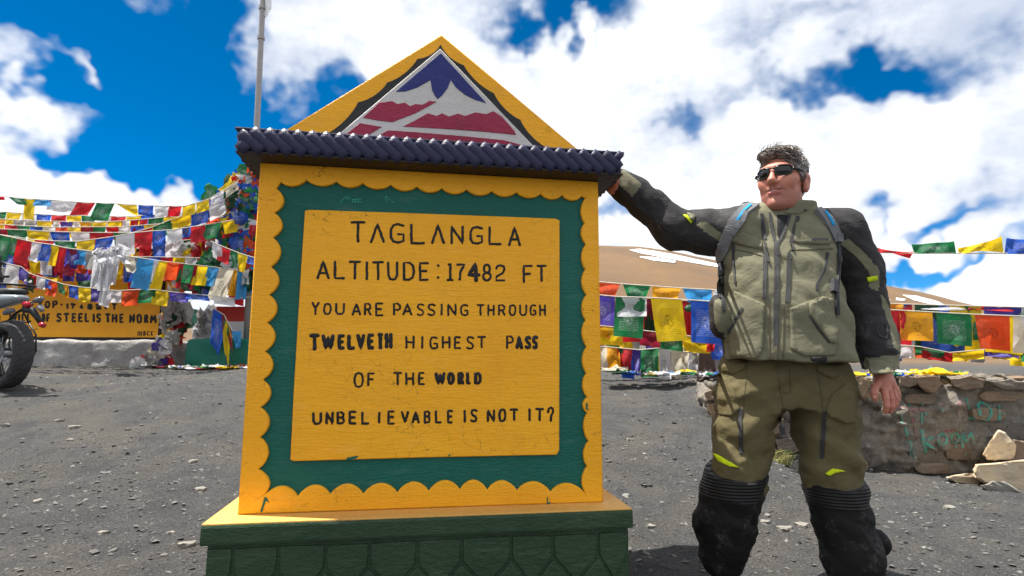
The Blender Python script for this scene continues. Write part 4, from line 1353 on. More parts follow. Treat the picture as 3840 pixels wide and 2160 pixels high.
# yoke flaps and pockets
patch('chest_flap', [(2742, 872), (2790, 872), (2858, 905), (2860, 936), (2800, 926), (2742, 905)], M_OLIVE, jk, .005)
patch('chest_flap', [(2984, 835), (3094, 852), (3120, 905), (3104, 918), (2992, 914), (2975, 905)], M_OLIVE, jk, .005)
patch('hip_pocket', [(2758, 1092), (2868, 1142), (2862, 1300), (2840, 1345), (2742, 1336), (2736, 1256), (2746, 1150)], M_OLIVE, jk, .007)
patch('hip_pocket', [(2962, 1156), (3080, 1112), (3120, 1120), (3140, 1290), (3128, 1332), (3016, 1336), (2966, 1310)], M_OLIVE, jk, .007)
patch('pocket_flap', [(3028, 1140), (3084, 1114), (3106, 1150), (3136, 1240), (3134, 1288), (3108, 1284), (3034, 1186)], M_OLIVE, jk, .013)
strip('zip', [(2788, 1156), (2760, 1200), (2736, 1248)], .010, M_ZIP, jk, .009)
strip('pocket_opening', [(3031, 1186), (3065, 1235), (3106, 1286)], .007, M_ZIP, jk, .009)
for pts in ([(2742, 934), (2800, 944), (2858, 960)], [(2962, 938), (3040, 936), (3122, 932)], [(2884, 1145), (2886, 1345)], [(2940, 1150), (2936, 1346)], [(3142, 900), (3138, 1000), (3130, 1090)]):
    strip('seam', pts, .0028, M_SEAM, jk, .0018)
patch('maker_patch', [(3041, 1339), (3096, 1337), (3096, 1362), (3041, 1364)], M_BLACKC, jk, .004, lift=.004)
for (x, y) in ((2798, 1120), (3016, 788), (2951, 784)):
    strip('snap_button', [(x-5, y), (x+5, y)], .010, M_ZIP, jk, .004)
GL['X'] = [[(0,0),(1,1)],[(0,1),(1,0)]]
M_LOGO = plain('dark_print', srgb(72, 72, 88), .6)
def jplane(px, py):
    c, n = cast(JB, px, py, fallback=2.1); return c + n*.0062
for i, ch in enumerate('OXFORD'):
    x = 3052 + i*8.5
    letter_mesh(ch, (x, 896, x+5.5, 903.5), .0020, jplane, (0, -1, .15), 40+i, .001, 3).build('logo_letter', M_LOGO, jk)
patch('logo_mark', [(3041, 895), (3049, 895), (3049, 904), (3041, 904)], M_LOGO, jk, .0065, 6)
# coloured tabs and cuffs
patch('lime_tab', [(3250, 1040), (3287, 1034), (3289, 1050), (3254, 1058)], M_LIME, jk, .004)
patch('lime_tab', [(2562, 806), (2576, 808), (2596, 832), (2590, 838)], M_LIME, jk, .004)
patch('sleeve_flap', [(2576, 800), (2600, 806), (2608, 812), (2600, 832), (2580, 812)], M_OLIVE, jk, .006)
patch('cuff_tab', [(3256, 1346), (3300, 1352), (3349, 1368), (3351, 1398), (3300, 1402), (3262, 1402)], M_OLIVE, jk, .007)
0 and patch('cuff_tab', [(2352, 652), (2372, 676), (2398, 700), (2368, 728), (2336, 690)], M_OLIVE, jk, .006)
strip('sleeve_zip', [(3296, 1222), (3284, 1240), (3300, 1262), (3322, 1272), (3328, 1240), (3320, 1215)], .006, M_ZIP, jk, .003)
strip('sleeve_seam', [(3150, 915), (3210, 962), (3255, 1015), (3262, 1040)], .003, M_SEAM, jk, .002)
strip('sleeve_seam', [(2380, 770), (2460, 830), (2560, 900), (2660, 930)], .004, M_ZIP, jk, .002)
# collar band
strip('collar_tab', [(2945, 790), (2990, 794), (3030, 776)], .020, M_OLIVE, jk, .004)

# neck cloth
Nf = Field.box(hd(-.12, -.12, -.21) - Vector((.03, .03, 0)), hd(.12, .12, -.08) + Vector((.03, .03, 0)), .005)
a_, b_ = hd(0, .032, -.125), hd(0, .040, -.17)
dn = np.abs(Nf.seg(a_, b_, .070, .073)) - .0035
tilt = (Nf.Z - HO.z) + .145 - .55*((Nf.X - HO.x)*HB_.x + (Nf.Y - HO.y)*HB_.y) - .25*(Nf.X - HO.x)
Nf.F = np.maximum(dn, np.maximum(tilt, -(Nf.Z - HO.z) - .20)) + .004*fbm(Nf.X*20, Nf.Y*20, Nf.Z*60, 2)
V_, Q_ = Nf.mesh()
np_obj('neck_cloth', V_, Q_, M_WHITEC, person)

# ---- trousers
T = Field.box((m(2640, 1500).x, 2.0, zz(1860)), (m(3260, 1500).x, 2.52, zz(1325)), .0072)
T.un(T.stack([(zz(1530), m(2945, 1530).x, PY+.02, 240*SC, .135), (zz(1480), m(2948, 1480).x, PY+.02, 252*SC, .145), (zz(1400), m(2948, 1400).x, PY+.02, 238*SC, .140), (zz(1335), m(2945, 1335).x, PY+.02, 208*SC, .122)], 2.4))
T.chain([m(2826, 1490, .01), m(2792, 1620, 0), m(2770, 1750, -.02), m(2765, 1810, -.02)], [.126, .116, .098, .098], .03)
T.chain([m(3072, 1490, .01), m(3098, 1620, -.01), m(3116, 1750, -.04), m(3120, 1815, -.04)], [.126, .118, .100, .100], .03)
T.useg(m(2942, 1560, -.09), m(2944, 1640, -.03), .030, .05, .02, cut=True)
c1 = fbm(T.X*6, T.Y*7, (T.Z + .5*np.abs(T.X - m(2943, 1500).x))*17, 3)
c2 = np.abs(fbm(T.X*9 + T.Z*5, T.Y*6, T.Z*9 - T.X*4, 3))
T.F = T.F - .020*c1 - .024*(c2 - .16)
TV, TQ = T.mesh()
tro = np_obj('trousers', TV, TQ, [M_OLIVE2], person)
TB = bvh_of(tro)
S = dict(bvh=TB)
strip('thigh_zip', [(2776, 1532), (2777, 1610), (2779, 1702)], .013, M_ZIP, tro, .004, **S)
strip('thigh_zip', [(3092, 1545), (3088, 1630), (3082, 1718)], .013, M_ZIP, tro, .004, **S)
patch('thigh_flap', [(2692, 1400), (2730, 1420), (2760, 1480), (2776, 1534), (2745, 1562), (2698, 1556)], M_OLIVE2, tro, .006, **S)
patch('thigh_flap', [(3096, 1540), (3120, 1480), (3170, 1440), (3204, 1480), (3206, 1585), (3170, 1588), (3110, 1562)], M_OLIVE2, tro, .006, **S)
patch('waist_flap', [(2716, 1368), (2800, 1360), (2790, 1386), (2752, 1404), (2708, 1392)], M_OLIVE2, tro, .006, **S)
patch('waist_flap', [(3056, 1372), (3170, 1362), (3180, 1396), (3118, 1418), (3070, 1396)], M_OLIVE2, tro, .006, **S)
for pts in ([(2915, 1362), (2922, 1440), (2936, 1520)], [(2962, 1372), (2964, 1470)], [(2802, 1365), (2792, 1480), (2784, 1540)], [(3060, 1375), (3080, 1470), (3088, 1545)], [(2936, 1470), (2960, 1474)]):
    strip('seam', pts, .0030, M_SEAM, tro, .002, **S)
patch('lime_trim', [(2684, 1700), (2705, 1712), (2735, 1732), (2770, 1752), (2735, 1750), (2700, 1732)], M_LIME, tro, .012, **S)
patch('lime_trim', [(3094, 1778), (3122, 1762), (3164, 1768), (3130, 1776), (3110, 1784)], M_LIME, tro, .012, **S)
strip('hanging_strap', [(2926, 1570), (2932, 1600), (2936, 1630)], .018, M_ZIP, tro, .003, **S)

# ---- black over-boots from the knee down
def gaiter(name, pts, rs, bulges, ky):
    lo = Vector((min(p.x for p in pts) - .16, 1.88, -.005)); hi = Vector((max(p.x for p in pts) + .18, 2.50, max(p.z for p in pts) + .13))
    G = Field.box(lo, hi, .0068)
    G.chain(pts, rs, .03)
    for c, r in bulges: G.uell(c, r, .03)
    G.F = G.F - .020*(np.abs(fbm(G.X*7, G.Y*7, G.Z*13 + G.X*5, 3)) - .16) - .010*fbm(G.X*4 + 3, G.Y*4, G.Z*7, 2)
    zt = m(2900, ky).z
    tl = (G.X - pts[0].x)
    G.F = np.maximum(G.F, G.Z - (zt + .10*tl*0 + .25*(G.Y - PY)))
    V_, Q_ = G.mesh()
    cz = V_[Q_].mean(1)
    return np_obj(name, V_, Q_, [M_GAIT, M_RIB], person, (cz[:, 2] > zt - .11 + .12*np.abs(cz[:, 0] - pts[0].x)).astype(int))
g1 = gaiter('overboot', [m(2764, 1760, -.02), m(2745, 1830, -.02), m(2722, 1950, 0), m(2718, 2030, .01), m(2716, 2085, .02)], [.110, .106, .103, .088, .076], [(m(2640, 1955, .03), (.036, .05, .052)), (m(2668, 2085, .03), (.035, .05, .035))], 1752)
g2 = gaiter('overboot', [m(3120, 1770, -.04), m(3132, 1840, -.05), m(3160, 1960, -.06), m(3198, 2080, -.08), m(3206, 2170, -.09)], [.106, .101, .096, .098, .082], [(m(3288, 2035, -.02), (.045, .06, .055)), (m(3105, 1880, -.05), (.05, .06, .05))], 1768)
# ---- shoes
def shoe(pos, yaw, name='shoe'):
    x0, y0 = pos
    f = Vector((math.sin(yaw), -math.cos(yaw), 0)); s_ = Vector((f.y*-1, f.x, 0))
    pt = lambda a, b, z: Vector((x0, y0, z)) + f*a + s_*b
    S_ = Field.box((x0-.24, y0-.30, -.01), (x0+.24, y0+.16, .18), .006)
    S_.chain([pt(-.09, 0, .05), pt(.03, 0, .052), pt(.13, 0, .042), pt(.17, 0, .036)], [.046, .050, .048, .036], .02)
    S_.useg(pt(-.04, 0, .06), pt(-.03, 0, .15), .052, .055, .03)
    S_.F = np.maximum(S_.F, .012 - S_.Z)
    V_, Q_ = S_.mesh()
    o = np_obj(name, V_, Q_, cloth('grey_shoe_leather_' + str(int(x0*100)), srgb(120, 120, 122), .5), person)
    Sf = Field.box((x0-.24, y0-.30, -.012), (x0+.24, y0+.16, .05), .006)
    Sf.chain([pt(-.09, 0, .02), pt(.03, 0, .02), pt(.13, 0, .02), pt(.175, 0, .02)], [.052, .055, .053, .04], .02)
    Sf.F = np.maximum(Sf.F, np.maximum(-.001 - Sf.Z, Sf.Z - .024))
    V_, Q_ = Sf.mesh(); np_obj('sole', V_, Q_, M_FRAME, o)
    for i in range(4):
        a = .02 + .022*i
        mb = MB(); mb.tube([pt(a, -.028, .094 - .006*i), pt(a+.004, 0, .107 - .008*i), pt(a, .028, .094 - .006*i)], .0032, 6); mb.build('lace', M_SHIRT, o, True)
shoe((m(2716, 2130, .02).x, m(2716, 2130, .02).y), RAD(-20))
shoe((m(3206, 2180, -.09).x, m(3206, 2180, -.09).y), RAD(22))

# ------------------------------------------------------------------ backpack he wears
pack = empty('backpack', (m(2935, 1100, .28).x, PY + .30, zz(1250)), 'grey backpack with blue piping worn on the back of the standing man', 'backpack')
Pk = Field.box((m(2760, 900).x, PY + .14, zz(1260)), (m(3120, 900).x, PY + .42, zz(770)), .011)
Pk.un(Pk.stack([(zz(1230), m(2938, 1200).x, PY+.27, .145, .085), (zz(1050), m(2938, 1050).x, PY+.28, .155, .105), (zz(860), m(2938, 860).x, PY+.26, .145, .085), (zz(800), m(2938, 800).x, PY+.24, .11, .06)], 3.2))
Pk.F = Pk.F - .012*fbm(Pk.X*9, Pk.Y*9, Pk.Z*9, 3)
V_, Q_ = Pk.mesh(); np_obj('pack_body', V_, Q_, M_STRAPD, pack)
strip('shoulder_strap', [(2826, 772), (2792, 790), (2755, 832), (2726, 888), (2708, 940), (2701, 985)], .046, M_STRAP, pack, .013)
strip('shoulder_strap', [(3062, 786), (3098, 818), (3122, 858), (3140, 905)], .044, M_STRAP, pack, .012)
strip('blue_piping', [(2812, 778), (2786, 800), (2762, 834)], .010, M_BLUEC, pack, .0165)
strip('blue_piping', [(3086, 800), (3106, 826), (3118, 848)], .010, M_BLUEC, pack, .0165)
strip('webbing', [(2796, 800), (2778, 840), (2760, 862), (2748, 880)], .020, M_STRAP, pack, .018)
strip('webbing', [(2698, 985), (2698, 1040), (2704, 1100), (2714, 1170)], .012, M_STRAPD, pack, .008)
strip('webbing', [(3132, 870), (3142, 920), (3144, 1000), (3134, 1090), (3138, 1180)], .014, M_STRAPD, pack, .008)
strip('dangling_cord', [(2694, 1000), (2696, 1050), (2694, 1090), (2700, 1120)], .004, M_ZIP, pack, .006)
for (x, y, w, h) in ((2762, 845, .026, 26), (2697, 922, .016, 20), (3144, 892, .024, 34), (2712, 1012, .022, 40), (3122, 1075, .024, 46)):
    strip('buckle', [(x, y - h/2), (x, y + h/2)], w, M_BUCK if y < 950 else M_ZIP, pack, .019 if y < 900 and x < 2800 else .016)
mb = MB(); mb.tube([m(2776, 778, .06), m(2784, 762, .05), m(2806, 757, .05), m(2826, 766, .05)], .0045, 6, flat=((0, 0, 1), .6)); mb.build('haul_loop', M_STRAPD, pack, True)
# ------------------------------------------------------------------ rocks
t = NT('rock')
ri = t.n('ShaderNodeObjectInfo').outputs['Random']
cr = t.n('ShaderNodeValToRGB'); t.l(ri, cr.inputs[0]); e = cr.color_ramp.elements
e[0].color = (*srgb(122, 112, 100), 1); e[1].color = (*srgb(150, 146, 138), 1)
for p_, c_ in ((.25, (138, 112, 86)), (.45, (112, 106, 100)), (.65, (150, 124, 96)), (.85, (128, 124, 118))):
    q = e.new(p_); q.color = (*srgb(*c_), 1)
rn = t.noise(22, 7, .7, (1, 1, 2.5)); rn2 = t.noise(5, 5, .6)
rc = t.mix(t.ramp(rn, .44, .70, 0, .5), cr.outputs[0], srgb(92, 86, 79))
rc = t.mix(t.ramp(rn2, .55, .72, 0, .4), rc, srgb(168, 156, 138))
M_ROCK = t.fin(rc, .9, t.bump(t.math('ADD', rn, rn2), .9, .03))
t = NT('pale_rock')
rn = t.noise(16, 7, .7, (1, 1, 2.2)); rn2 = t.noise(4, 5, .6)
rc = t.mix(t.ramp(rn2, .35, .7), srgb(206, 184, 148), srgb(178, 166, 148))
rc = t.mix(t.ramp(rn, .50, .70, 0, .6), rc, srgb(128, 110, 88))
M_PALE = t.fin(rc, .9, t.bump(rn, .9, .02))
t = NT('loose_pale_stone')
rn = t.noise(40, 6, .7)
M_LOOSE = t.fin(t.mix(rn, srgb(146, 141, 131), srgb(106, 103, 97)), .9, t.bump(rn, .8, .01))

def hull(name, pts, mat, parent=None, sub=0, jit=0.0, seed=0):
    bm = bmesh.new()
    for p in pts: bm.verts.new(p)
    bmesh.ops.convex_hull(bm, input=bm.verts[:])
    bmesh.ops.delete(bm, geom=[v for v in bm.verts if not v.link_faces], context='VERTS')
    if sub:
        bmesh.ops.subdivide_edges(bm, edges=bm.edges[:], cuts=sub, use_grid_fill=True)
        r = random.Random(seed)
        for v in bm.verts: v.co += Vector((r.uniform(-1, 1), r.uniform(-1, 1), r.uniform(-1, 1)))*jit
    bmesh.ops.recalc_face_normals(bm, faces=bm.faces[:])
    me = bpy.data.meshes.new(name); bm.to_mesh(me); bm.free()
    return obj(name, me, mat, parent)

def outline_rock(name, poly, Y, thick, mat, seed, parent=None, lean=0.0):
    r = random.Random(seed); pts = []
    cx = sum(p[0] for p in poly)/len(poly); cy = sum(p[1] for p in poly)/len(poly)
    for (x, y) in poly:
        pts.append(P(x, y, Y + r.uniform(-.02, .02) + lean*(cy - y)/100))
        pts.append(P(cx + (x-cx)*.92, cy + (y-cy)*.92, Y - thick*.25 + lean*(cy - y)/100))
        pts.append(P(cx + (x-cx)*.93, cy + (y-cy)*.93, Y + thick*r.uniform(.7, 1) + lean*(cy - y)/100))
    return hull(name, pts, mat, parent, 2, .006, seed)

# ------------------------------------------------------------------ rough retaining wall on the right
wall = empty('stone_wall', (3.6, WALL_Y + .2, 0), 'low rough stone retaining wall with mortar and turquoise graffiti behind the man', 'wall')
WF = Field.box((1.55, WALL_Y - .12, -.12), (6.2, WALL_Y + .55, .90), .024)
bxd = np.maximum.reduce([1.72 - WF.X, WF.X - 6.1, WALL_Y + .02 - WF.Y, WF.Y - (WALL_Y + .48), WF.Z - .735 - .03*np.sin(WF.X*3.1)])
WF.F = bxd.astype(np.float32)
n_a = fbm(WF.X*3.2, WF.Y*3.2, WF.Z*5.2, 4); n_b = np.abs(fbm(WF.X*6.5 + 4, WF.Y*6.5, WF.Z*10, 3))
n_c = fbm(WF.X*22, WF.Y*22, WF.Z*26, 2)
WF.F = WF.F - .11*n_a - .17*(n_b - .15) - .026*n_c
V_, Q_ = WF.mesh()
t = NT('rough_mortar')
a = t.noise(3.0, 6, .65); b = t.noise(18, 7, .75); c = t.noise(70, 4, .7)
mc = t.mix(t.ramp(a, .35, .68), srgb(142, 136, 127), srgb(162, 152, 136))
mc = t.mix(t.ramp(b, .40, .66, 0, .75), mc, srgb(98, 94, 89))
mc = t.mix(t.ramp(c, .56, .70, 0, .65), mc, srgb(182, 172, 154))
M_MORT = t.fin(mc, .95, t.bump(t.math('ADD', b, c), 1.0, .03))
mort = np_obj('mortar', V_, Q_, M_MORT, wall)
rw = random.Random(21)
z = .0; stones = []
while z < .60:
    h = rw.uniform(.085, .15); x = 1.66 + rw.uniform(0, .15)
    while x < 6.0:
        w = rw.uniform(.14, .40)
        if rw.random() < .30:
            cx, cz = x + w/2, z + h/2 + rw.uniform(-.02, .02)
            pts = []
            for i in range(12):
                a = 2*math.pi*i/12
                rr_ = rw.uniform(.78, 1.0)
                ex = math.copysign(abs(math.cos(a))**.6, math.cos(a))*w*.48*rr_; ez = math.copysign(abs(math.sin(a))**.6, math.sin(a))*h*.50*rr_
                pts.append(Vector((cx + ex, WALL_Y - rw.uniform(-.012, .020), cz + ez)))
                pts.append(Vector((cx + ex*1.05, WALL_Y + .14, cz + ez*1.05)))
            stones.append(hull('stone', pts, M_ROCK, wall))
        x += w + rw.uniform(.01, .05)
    z += h + .015
for poly in ([(3372, 1412), (3400, 1408), (3440, 1418), (3444, 1440), (3410, 1452), (3372, 1448)], [(3424, 1412), (3460, 1406), (3520, 1412), (3534, 1440), (3505, 1476), (3470, 1468), (3440, 1440)],
             [(3560, 1420), (3640, 1410), (3692, 1424), (3690, 1454), (3620, 1462), (3572, 1446)], [(3700, 1430), (3790, 1424), (3860, 1436), (3850, 1462), (3760, 1460)],
             [(3182, 1414), (3230, 1406), (3262, 1440), (3240, 1490), (3190, 1470)], [(2640, 1472), (2692, 1456), (2730, 1470), (2730, 1500), (2650, 1502)], [(2652, 1518), (2700, 1508), (2740, 1540), (2720, 1584), (2668, 1570)],
             [(2890, 1560), (2935, 1570), (2940, 1620), (2880, 1640)], [(2905, 1650), (2990, 1640), (3010, 1690), (2920, 1700)], [(2960, 1730), (2998, 1725), (3002, 1780), (2955, 1782)], [(3060, 1690), (3000, 1700), (3010, 1660), (3050, 1650)]):
    stones.append(outline_rock('stone', poly, WALL_Y - .03, .16, M_ROCK, len(stones), wall))
WB = bvh_of(mort, *stones)
def worn_paint(name, col, k=.5):
    t = NT(name)
    w_ = t.ramp(t.noise(38, 6, .75), k - .05, k + .07)
    return t.fin(t.mix(w_, t.mix(t.noise(9, 4), col, tuple(v*.7 for v in col)), srgb(128, 119, 106)), .85, t.bump(t.noise(60, 4, .7), .7, .01))
M_TURQ = worn_paint('turquoise_graffiti', srgb(66, 158, 140), .51); M_PINK = worn_paint('faded_pink_graffiti', srgb(150, 110, 114), .48); M_CRIM = worn_paint('crimson_graffiti', srgb(140, 52, 66), .50)
gz = lambda L: [(3240 + x/2.787, 1380 + y/2.787) for x, y in L]
ell_ = lambda cx, cy, rx, ry, a0, a1: [(cx + rx*math.cos(RAD(a0+(a1-a0)*i/10)), cy + ry*math.sin(RAD(a0+(a1-a0)*i/10))) for i in range(11)]
GRAF = [
 (M_PINK, 40, [(335, 415), (450, 425), (560, 428)]), (M_PINK, 38, [(580, 430), (640, 432)]), (M_PINK, 36, [(480, 440), (490, 500)]), (M_CRIM, 26, [(495, 520), (510, 570)]), (M_PINK, 26, [(770, 384), (830, 380)]),
 (M_PINK, 26, [(990, 390), (1005, 355), (1035, 345)]), (M_PINK, 26, [(1045, 360), (1060, 430), (1075, 500)]), (M_PINK, 26, [(985, 430), (990, 520)]), (M_CRIM, 18, [(845, 660), (900, 652), (960, 638)]), (M_CRIM, 16, [(515, 600), (535, 680), (545, 740)]),
 (M_TURQ, 24, [(385, 465), (395, 520), (402, 585)]), (M_TURQ, 18, [(462, 370), (475, 400)]), (M_TURQ, 26, [(605, 370), (612, 395)]), (M_TURQ, 22, [(608, 470), (606, 530), (604, 582)]), (M_TURQ, 20, [(640, 470), (650, 500)]), (M_TURQ, 18, [(815, 425), (818, 462)]),
 (M_TURQ, 24, [(1062, 315), (1075, 370), (1096, 440)]), (M_TURQ, 18, [(985, 450), (992, 520)]), (M_TURQ, 34, [(1090, 530), (1130, 520), (1165, 530)]),
 (M_TURQ, 32, [(1186, 355), (1200, 430), (1215, 500)]), (M_TURQ, 28, [(1190, 350), (1250, 372), (1300, 405), (1330, 450), (1325, 490), (1300, 535)]), (M_TURQ, 20, [(1300, 540), (1225, 545)]), (M_TURQ, 30, [(1408, 385), (1414, 470), (1410, 545)]), (M_TURQ, 16, [(1440, 480), (1470, 490)]),
 (M_TURQ, 30, [(432, 620), (440, 660), (455, 705)]), (M_TURQ, 26, [(470, 760), (490, 800), (485, 850)]), (M_TURQ, 12, [(480, 850), (485, 920)]), (M_TURQ, 12, [(512, 840), (528, 960)]),
 (M_TURQ, 42, [(600, 640), (615, 720), (632, 800), (642, 885)]), (M_TURQ, 24, [(715, 720), (660, 765)]), (M_TURQ, 26, [(650, 780), (690, 820), (725, 835)]),
 (M_TURQ, 22, ell_(818, 745, 46, 60, -80, 280)), (M_TURQ, 26, ell_(950, 735, 42, 58, -80, 280)), (M_TURQ, 20, [(960, 790), (958, 840)]),
 (M_TURQ, 28, [(1028, 680), (1024, 760), (1032, 835)]), (M_TURQ, 24, [(1035, 690), (1072, 780), (1118, 675)]), (M_TURQ, 24, [(1120, 680), (1140, 760), (1150, 800)]), (M_TURQ, 9, [(1058, 870), (1058, 920)]),
]
for mt, w, L in GRAF:
    V_, F_ = drape_strip(WB, gz(L), w/2.787*.00228, .004, .002, 5, WALL_Y, 1)
    mk('graffiti_stroke', V_, F_, mt, wall)

# boulders by the wall
for nm, poly, Y, th, lab, mt in (
    ('boulder', [(3688, 1702), (3704, 1672), (3742, 1612), (3768, 1622), (3782, 1645), (3812, 1668), (3796, 1724), (3730, 1726), (3700, 1722)], 4.56, .14, 'upright tan angular boulder leaning on the stone wall', M_PALE),
    ('boulder', [(3648, 1762), (3660, 1744), (3766, 1736), (3840, 1722), (3910, 1736), (3915, 1822), (3850, 1846), (3770, 1815), (3690, 1812), (3655, 1790)], 4.36, .34, 'big cream slab boulder lying below the upright one', M_PALE),
    ('boulder', [(3546, 1790), (3580, 1782), (3650, 1774), (3682, 1800), (3672, 1824), (3630, 1812), (3580, 1808)], 4.46, .18, 'small pale slab left of the big cream boulder', M_PALE),
    ('boulder', [(3680, 1820), (3720, 1806), (3772, 1808), (3822, 1838), (3830, 1858), (3728, 1864), (3700, 1842)], 4.15, .22, 'flat grey white slab in front of the big cream boulder', M_LOOSE),
    ('boulder', [(3800, 1648), (3850, 1655), (3900, 1690), (3900, 1745), (3800, 1740), (3790, 1700)], 4.74, .16, 'brown boulder half hidden at the right edge behind the tan one', M_ROCK)):
    tag(outline_rock(nm, poly, Y, th, mt, int(poly[0][0])), lab, 'boulder', 'boulders by the stone wall')
# flat rubble on the terrace
rr = random.Random(12)
for i in range(16):
    x, y = rr.uniform(3.2, 4.9), rr.uniform(5.25, 6.3)
    if i > 11: x, y = rr.uniform(2.2, 3.2), rr.uniform(5.2, 5.8)
    s = rr.uniform(.10, .26); a0 = rr.uniform(0, 3)
    pts = []
    for k_ in range(9):
        a = a0 + 2*math.pi*k_/9; q = s*rr.uniform(.6, 1)
        for zz_ in (.0, s*rr.uniform(.18, .4)):
            pts.append(Vector((x + math.cos(a)*q, y + math.sin(a)*q*.7, .70 + zz_)))
    tag(hull('rubble_slab', pts, M_ROCK if rr.random() < .5 else M_PALE, None, 1, .006, i), 'flat brown slab in the loose rubble on top of the stone wall', 'rock', 'rubble on top of the stone wall')
# loose stones on the gravel
STONE_LABELS = ['pale stone right beside the lit left end of the yellow ledge', 'pale stone just left of the ledge corner of the marker', 'long pale flake in the gravel well left of the marker, below the rear wheel', 'thin dark flake lying to the left of the long pale flake', 'small tan pebble stone below the long pale flake', 'small stone in the lower left gravel, left of the plinth', 'stone close to the left side of the green plinth', 'small stone in the gravel at far lower left', 'flat dark stone at the left picture edge below the motorcycle', 'small stone midway between motorcycle and marker', 'small stone in the gravel seen between the legs of the man', 'pale flat stone lying between the boots of the man', 'stone next to the right boot in the picture', 'dark stone on the yard right of the man', 'small stone in the gravel right of the marker panel', 'small stone right of the plinth ledge near the shadow', 'small stone below the left end of the plinth ledge']
for i, (px, py, s) in enumerate([(725, 1732, .040), (752, 1836, .038), (280, 1604, .055), (218, 1580, .05), (262, 1652, .03), (385, 2002, .035), (700, 2045, .045), (140, 1880, .03), (20, 1596, .04), (480, 1612, .03), (2868, 1958, .03), (2942, 1986, .042), (3010, 1972, .04), (3560, 1906, .045), (2360, 1650, .03), (2440, 1976, .03), (640, 2000, .028)]):
    c = ground_px(px, py)
    if c is None: continue
    pts = []
    for k_ in range(8):
        a = 2*math.pi*k_/8; q = s*rr.uniform(.65, 1)
        for zz_ in (-.01, s*rr.uniform(.15, .38)):
            pts.append(c + Vector((math.cos(a)*q, math.sin(a)*q*.75, zz_)))
    tag(hull('loose_stone', pts, M_LOOSE, None, 1, .003, i), STONE_LABELS[i], 'stone', 'loose stones on the gravel')

# grass tuft at the foot of the wall
t = NT('dry_grass')
gi = t.n('ShaderNodeNewGeometry').outputs['Random Per Island']
M_GRASS = t.fin(t.mix(gi, srgb(96, 116, 52), srgb(188, 170, 110)), .8)
g0 = on_ground(P(2900, 1775, 4.62).x, 4.62)
gb = MB()
for i in range(160):
    x = g0.x + rr.uniform(-.12, .12); y = g0.y + rr.uniform(-.06, .06); L = rr.uniform(.05, .14)
    l = Vector((rr.uniform(-.05, .10), rr.uniform(-.07, .03), 0))
    b0 = Vector((x, y, g0.z - .01)); gb.tube([b0, b0 + l*.4 + Vector((0, 0, L*.7)), b0 + l + Vector((0, 0, L*.9))], [.0022, .0018, .0004], 3, caps=False)
go = gb.build('grass_tuft', M_GRASS); tag(go, 'small tuft of dry grass at the foot of the stone wall', 'grass', kind='stuff')

# ------------------------------------------------------------------ low parapets on the left
def parapet(name, x0, x1, y0, y1, z0, z1, mat, label, seed=0, r=.05):
    Fk = Field.box((x0 - .08, y0 - .08, z0 - .05), (x1 + .08, y1 + .08, z1 + .08), .032)
    q = [np.abs(Fk.X - (x0+x1)/2) - (x1-x0)/2 + r, np.abs(Fk.Y - (y0+y1)/2) - (y1-y0)/2 + r, np.abs(Fk.Z - (z0+z1)/2) - (z1-z0)/2 + r]
    d = np.sqrt(sum(np.maximum(a, 0)**2 for a in q)) + np.minimum(np.maximum.reduce(q), 0) - r
    Fk.F = (d - .05*fbm(Fk.X*3 + seed, Fk.Y*3, Fk.Z*4, 4)).astype(np.float32)
    V_, Q_ = Fk.mesh()
    o = np_obj(name, V_, Q_, mat)
    return tag(o, label, 'parapet')
t = NT('whitewashed_cement')
a = t.noise(2.4, 6, .65); b = t.noise(14, 6, .7)
wc = t.mix(t.ramp(a, .40, .66), srgb(176, 174, 172), srgb(142, 139, 136))
wc = t.mix(t.ramp(b, .52, .72, 0, .6), wc, srgb(118, 114, 108))
M_WCEM = t.fin(wc, .9, t.bump(t.math('ADD', a, b), .8, .04))
M_GCEM = paint('green_painted_cement', (.010, .145, .100), (.008, .11, .08), .5, (3, 3, 8), .35, (.35, .38, .34), .7)
parapet('parapet', P(-700, 1300, 9.0).x, P(700, 1300, 8.85).x, 8.82, 9.22, .62, 1.215, M_WCEM, 'low whitewashed cement parapet under the yellow signboard')
parapet('parapet', P(706, 1300, 8.55).x, P(1250, 1300, 8.55).x, 8.48, 8.86, .62, 1.235, M_GCEM, 'low green painted cement parapet beside the whitewashed one', 3)
blk = empty('painted_block', P(880, 1260, 8.95), 'red and white painted cement block behind the green parapet', 'block')
M_REDP = paint('red_block_paint', (.50, .035, .025), None, .5); M_WHTP = paint('white_block_paint', (.66, .66, .65), None, .6)
a, b = P(808, 1205, 8.95), P(1010, 1150, 8.95); c = P(808, 1290, 8.95)
MB().box((a.x, 8.95, a.z + .002), (b.x, 9.25, b.z)).build('red_top', M_REDP, blk)
MB().box((a.x, 8.952, c.z - .3), (b.x, 9.248, a.z)).build('white_base', M_WHTP, blk)
gbx = empty('green_bin', P(700, 1185, 14), 'small green bin far behind the flags', 'bin')
a, b = P(676, 1190, 14), P(722, 1158, 14)
MB().box((a.x, 14, a.z - .25), (b.x, 14.3, b.z - .03)).build('bin_body', M_GCEM, gbx)
MB().box((a.x - .02, 13.98, b.z - .03), (b.x + .02, 14.32, b.z)).build('bin_lid', M_GCEM, gbx)

